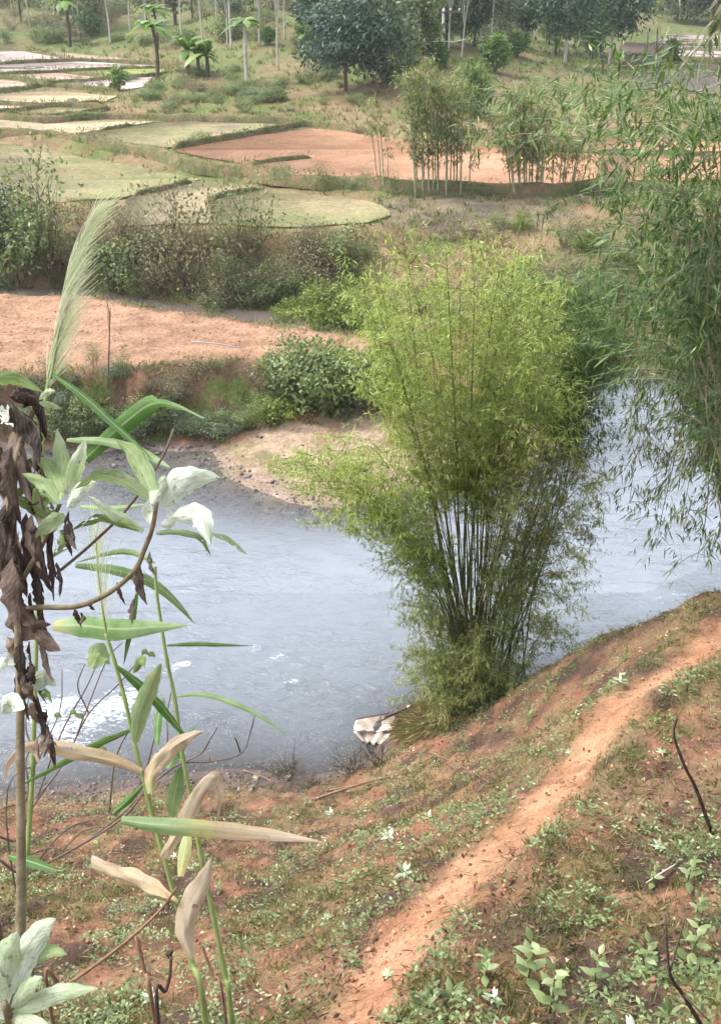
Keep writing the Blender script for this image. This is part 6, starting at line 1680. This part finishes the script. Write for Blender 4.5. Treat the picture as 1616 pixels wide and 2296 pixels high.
# ---- bare twigs fanning out at the left
b = to_ground(Q(20, 1990, 2.6)); tw = empty('dead_shrub', b); tag(tw, 'bare twiggy dead shrub fanning out behind the reeds over the water', 'shrub')
TWG = [[(-20, 2010), (60, 1960), (190, 1890), (280, 1830), (330, 1770), (400, 1715), (470, 1708), (540, 1690), (562, 1640), (571, 1602)], [(60, 1960), (150, 1860), (245, 1825), (320, 1765)], [(400, 1715), (450, 1690), (470, 1660), (488, 1630)], [(-20, 1990), (40, 1880), (80, 1800), (150, 1700), (195, 1590), (240, 1480), (275, 1440)],
       [(80, 1800), (140, 1640), (200, 1530), (230, 1450)], [(150, 1700), (200, 1600), (270, 1530), (330, 1455)], [(20, 1900), (90, 1700), (135, 1590), (140, 1500)], [(190, 1890), (300, 1800), (370, 1690), (375, 1600), (390, 1530)], [(245, 1825), (260, 1700), (300, 1620), (320, 1580)], [(30, 1930), (120, 1900), (120, 1930), (190, 1862), (275, 1855)],
       [(90, 1700), (60, 1640), (65, 1560)], [(320, 1765), (350, 1640), (370, 1570)], [(-20, 1960), (60, 1790), (60, 1700), (110, 1620)], [(540, 1690), (530, 1660), (525, 1655)], [(200, 1600), (175, 1540), (190, 1490)], [(470, 1708), (470, 1690), (467, 1685)]]
for i, pp in enumerate(TWG):
    fg_stem('twig', tw, pp, .0038 if i in (0, 3) else .0026, .0014, 2.6 + .04 * (i % 3), M_TWIG, False, 2.55 + .05 * (i % 4), i in (0, 3, 6, 12))
for i, (px, py) in enumerate([(275, 1560), (165, 1600), (130, 1606), (232, 1683), (325, 1465), (340, 1470), (180, 1608)]):
    fg_leaf('leaf', tw, [(px - 8, py), (px, py - 4), (px + 9, py + 3)], 13, 2.55, M_SILV, .22, .3, .2, .05, None, 'ovate', 190 + i)
b = to_ground(Q(145, 2212, 2.3)); st2 = empty('dead_stalk', b); tag(st2, 'reddish bare stalk slanting up to the reed near the bottom left', 'stalk')
fg_stem('stalk', st2, [(110, 2240), (145, 2212), (220, 2160), (300, 2097), (360, 2040), (397, 1990)], .0045, .003, 2.3, M_BSTICK, False)
b = to_ground(Q(360, 2262, 2.3)); st3 = empty('dead_stalk', b); tag(st3, 'short dark stalk with a dried bud at the bottom left', 'stalk')
fg_stem('stalk', st3, [(355, 2290), (372, 2222), (381, 2190), (384, 2145)], .005, .0035, 2.3, M_DSTICK, False)
fg_leaf('bud', st3, [(384, 2150), (378, 2140), (388, 2128)], 16, 2.3, M_DEAD, .2, .3, 1.0, .2, None, 'ovate', 3)

# ------------------------------------------------------------------ the hazy air of the valley
hm = bpy.data.materials.new('valley_haze'); hm.use_nodes = True
nt = hm.node_tree; nt.nodes.clear(); out = nt.nodes.new('ShaderNodeOutputMaterial')
pv = nt.nodes.new('ShaderNodeVolumePrincipled')
pv.inputs['Color'].default_value = (.88, .93, 1.0, 1); pv.inputs['Density'].default_value = .00032; pv.inputs['Anisotropy'].default_value = .0
nt.links.new(pv.outputs[0], out.inputs['Volume'])
V, F = box((0, 228, 48), (700, 500, 104))
o = obj('haze', mesh('haze', V, F), hm); tag(o, 'thin pale haze filling the valley', 'haze', None, 'stuff')
sc.cycles.volume_bounces = 1
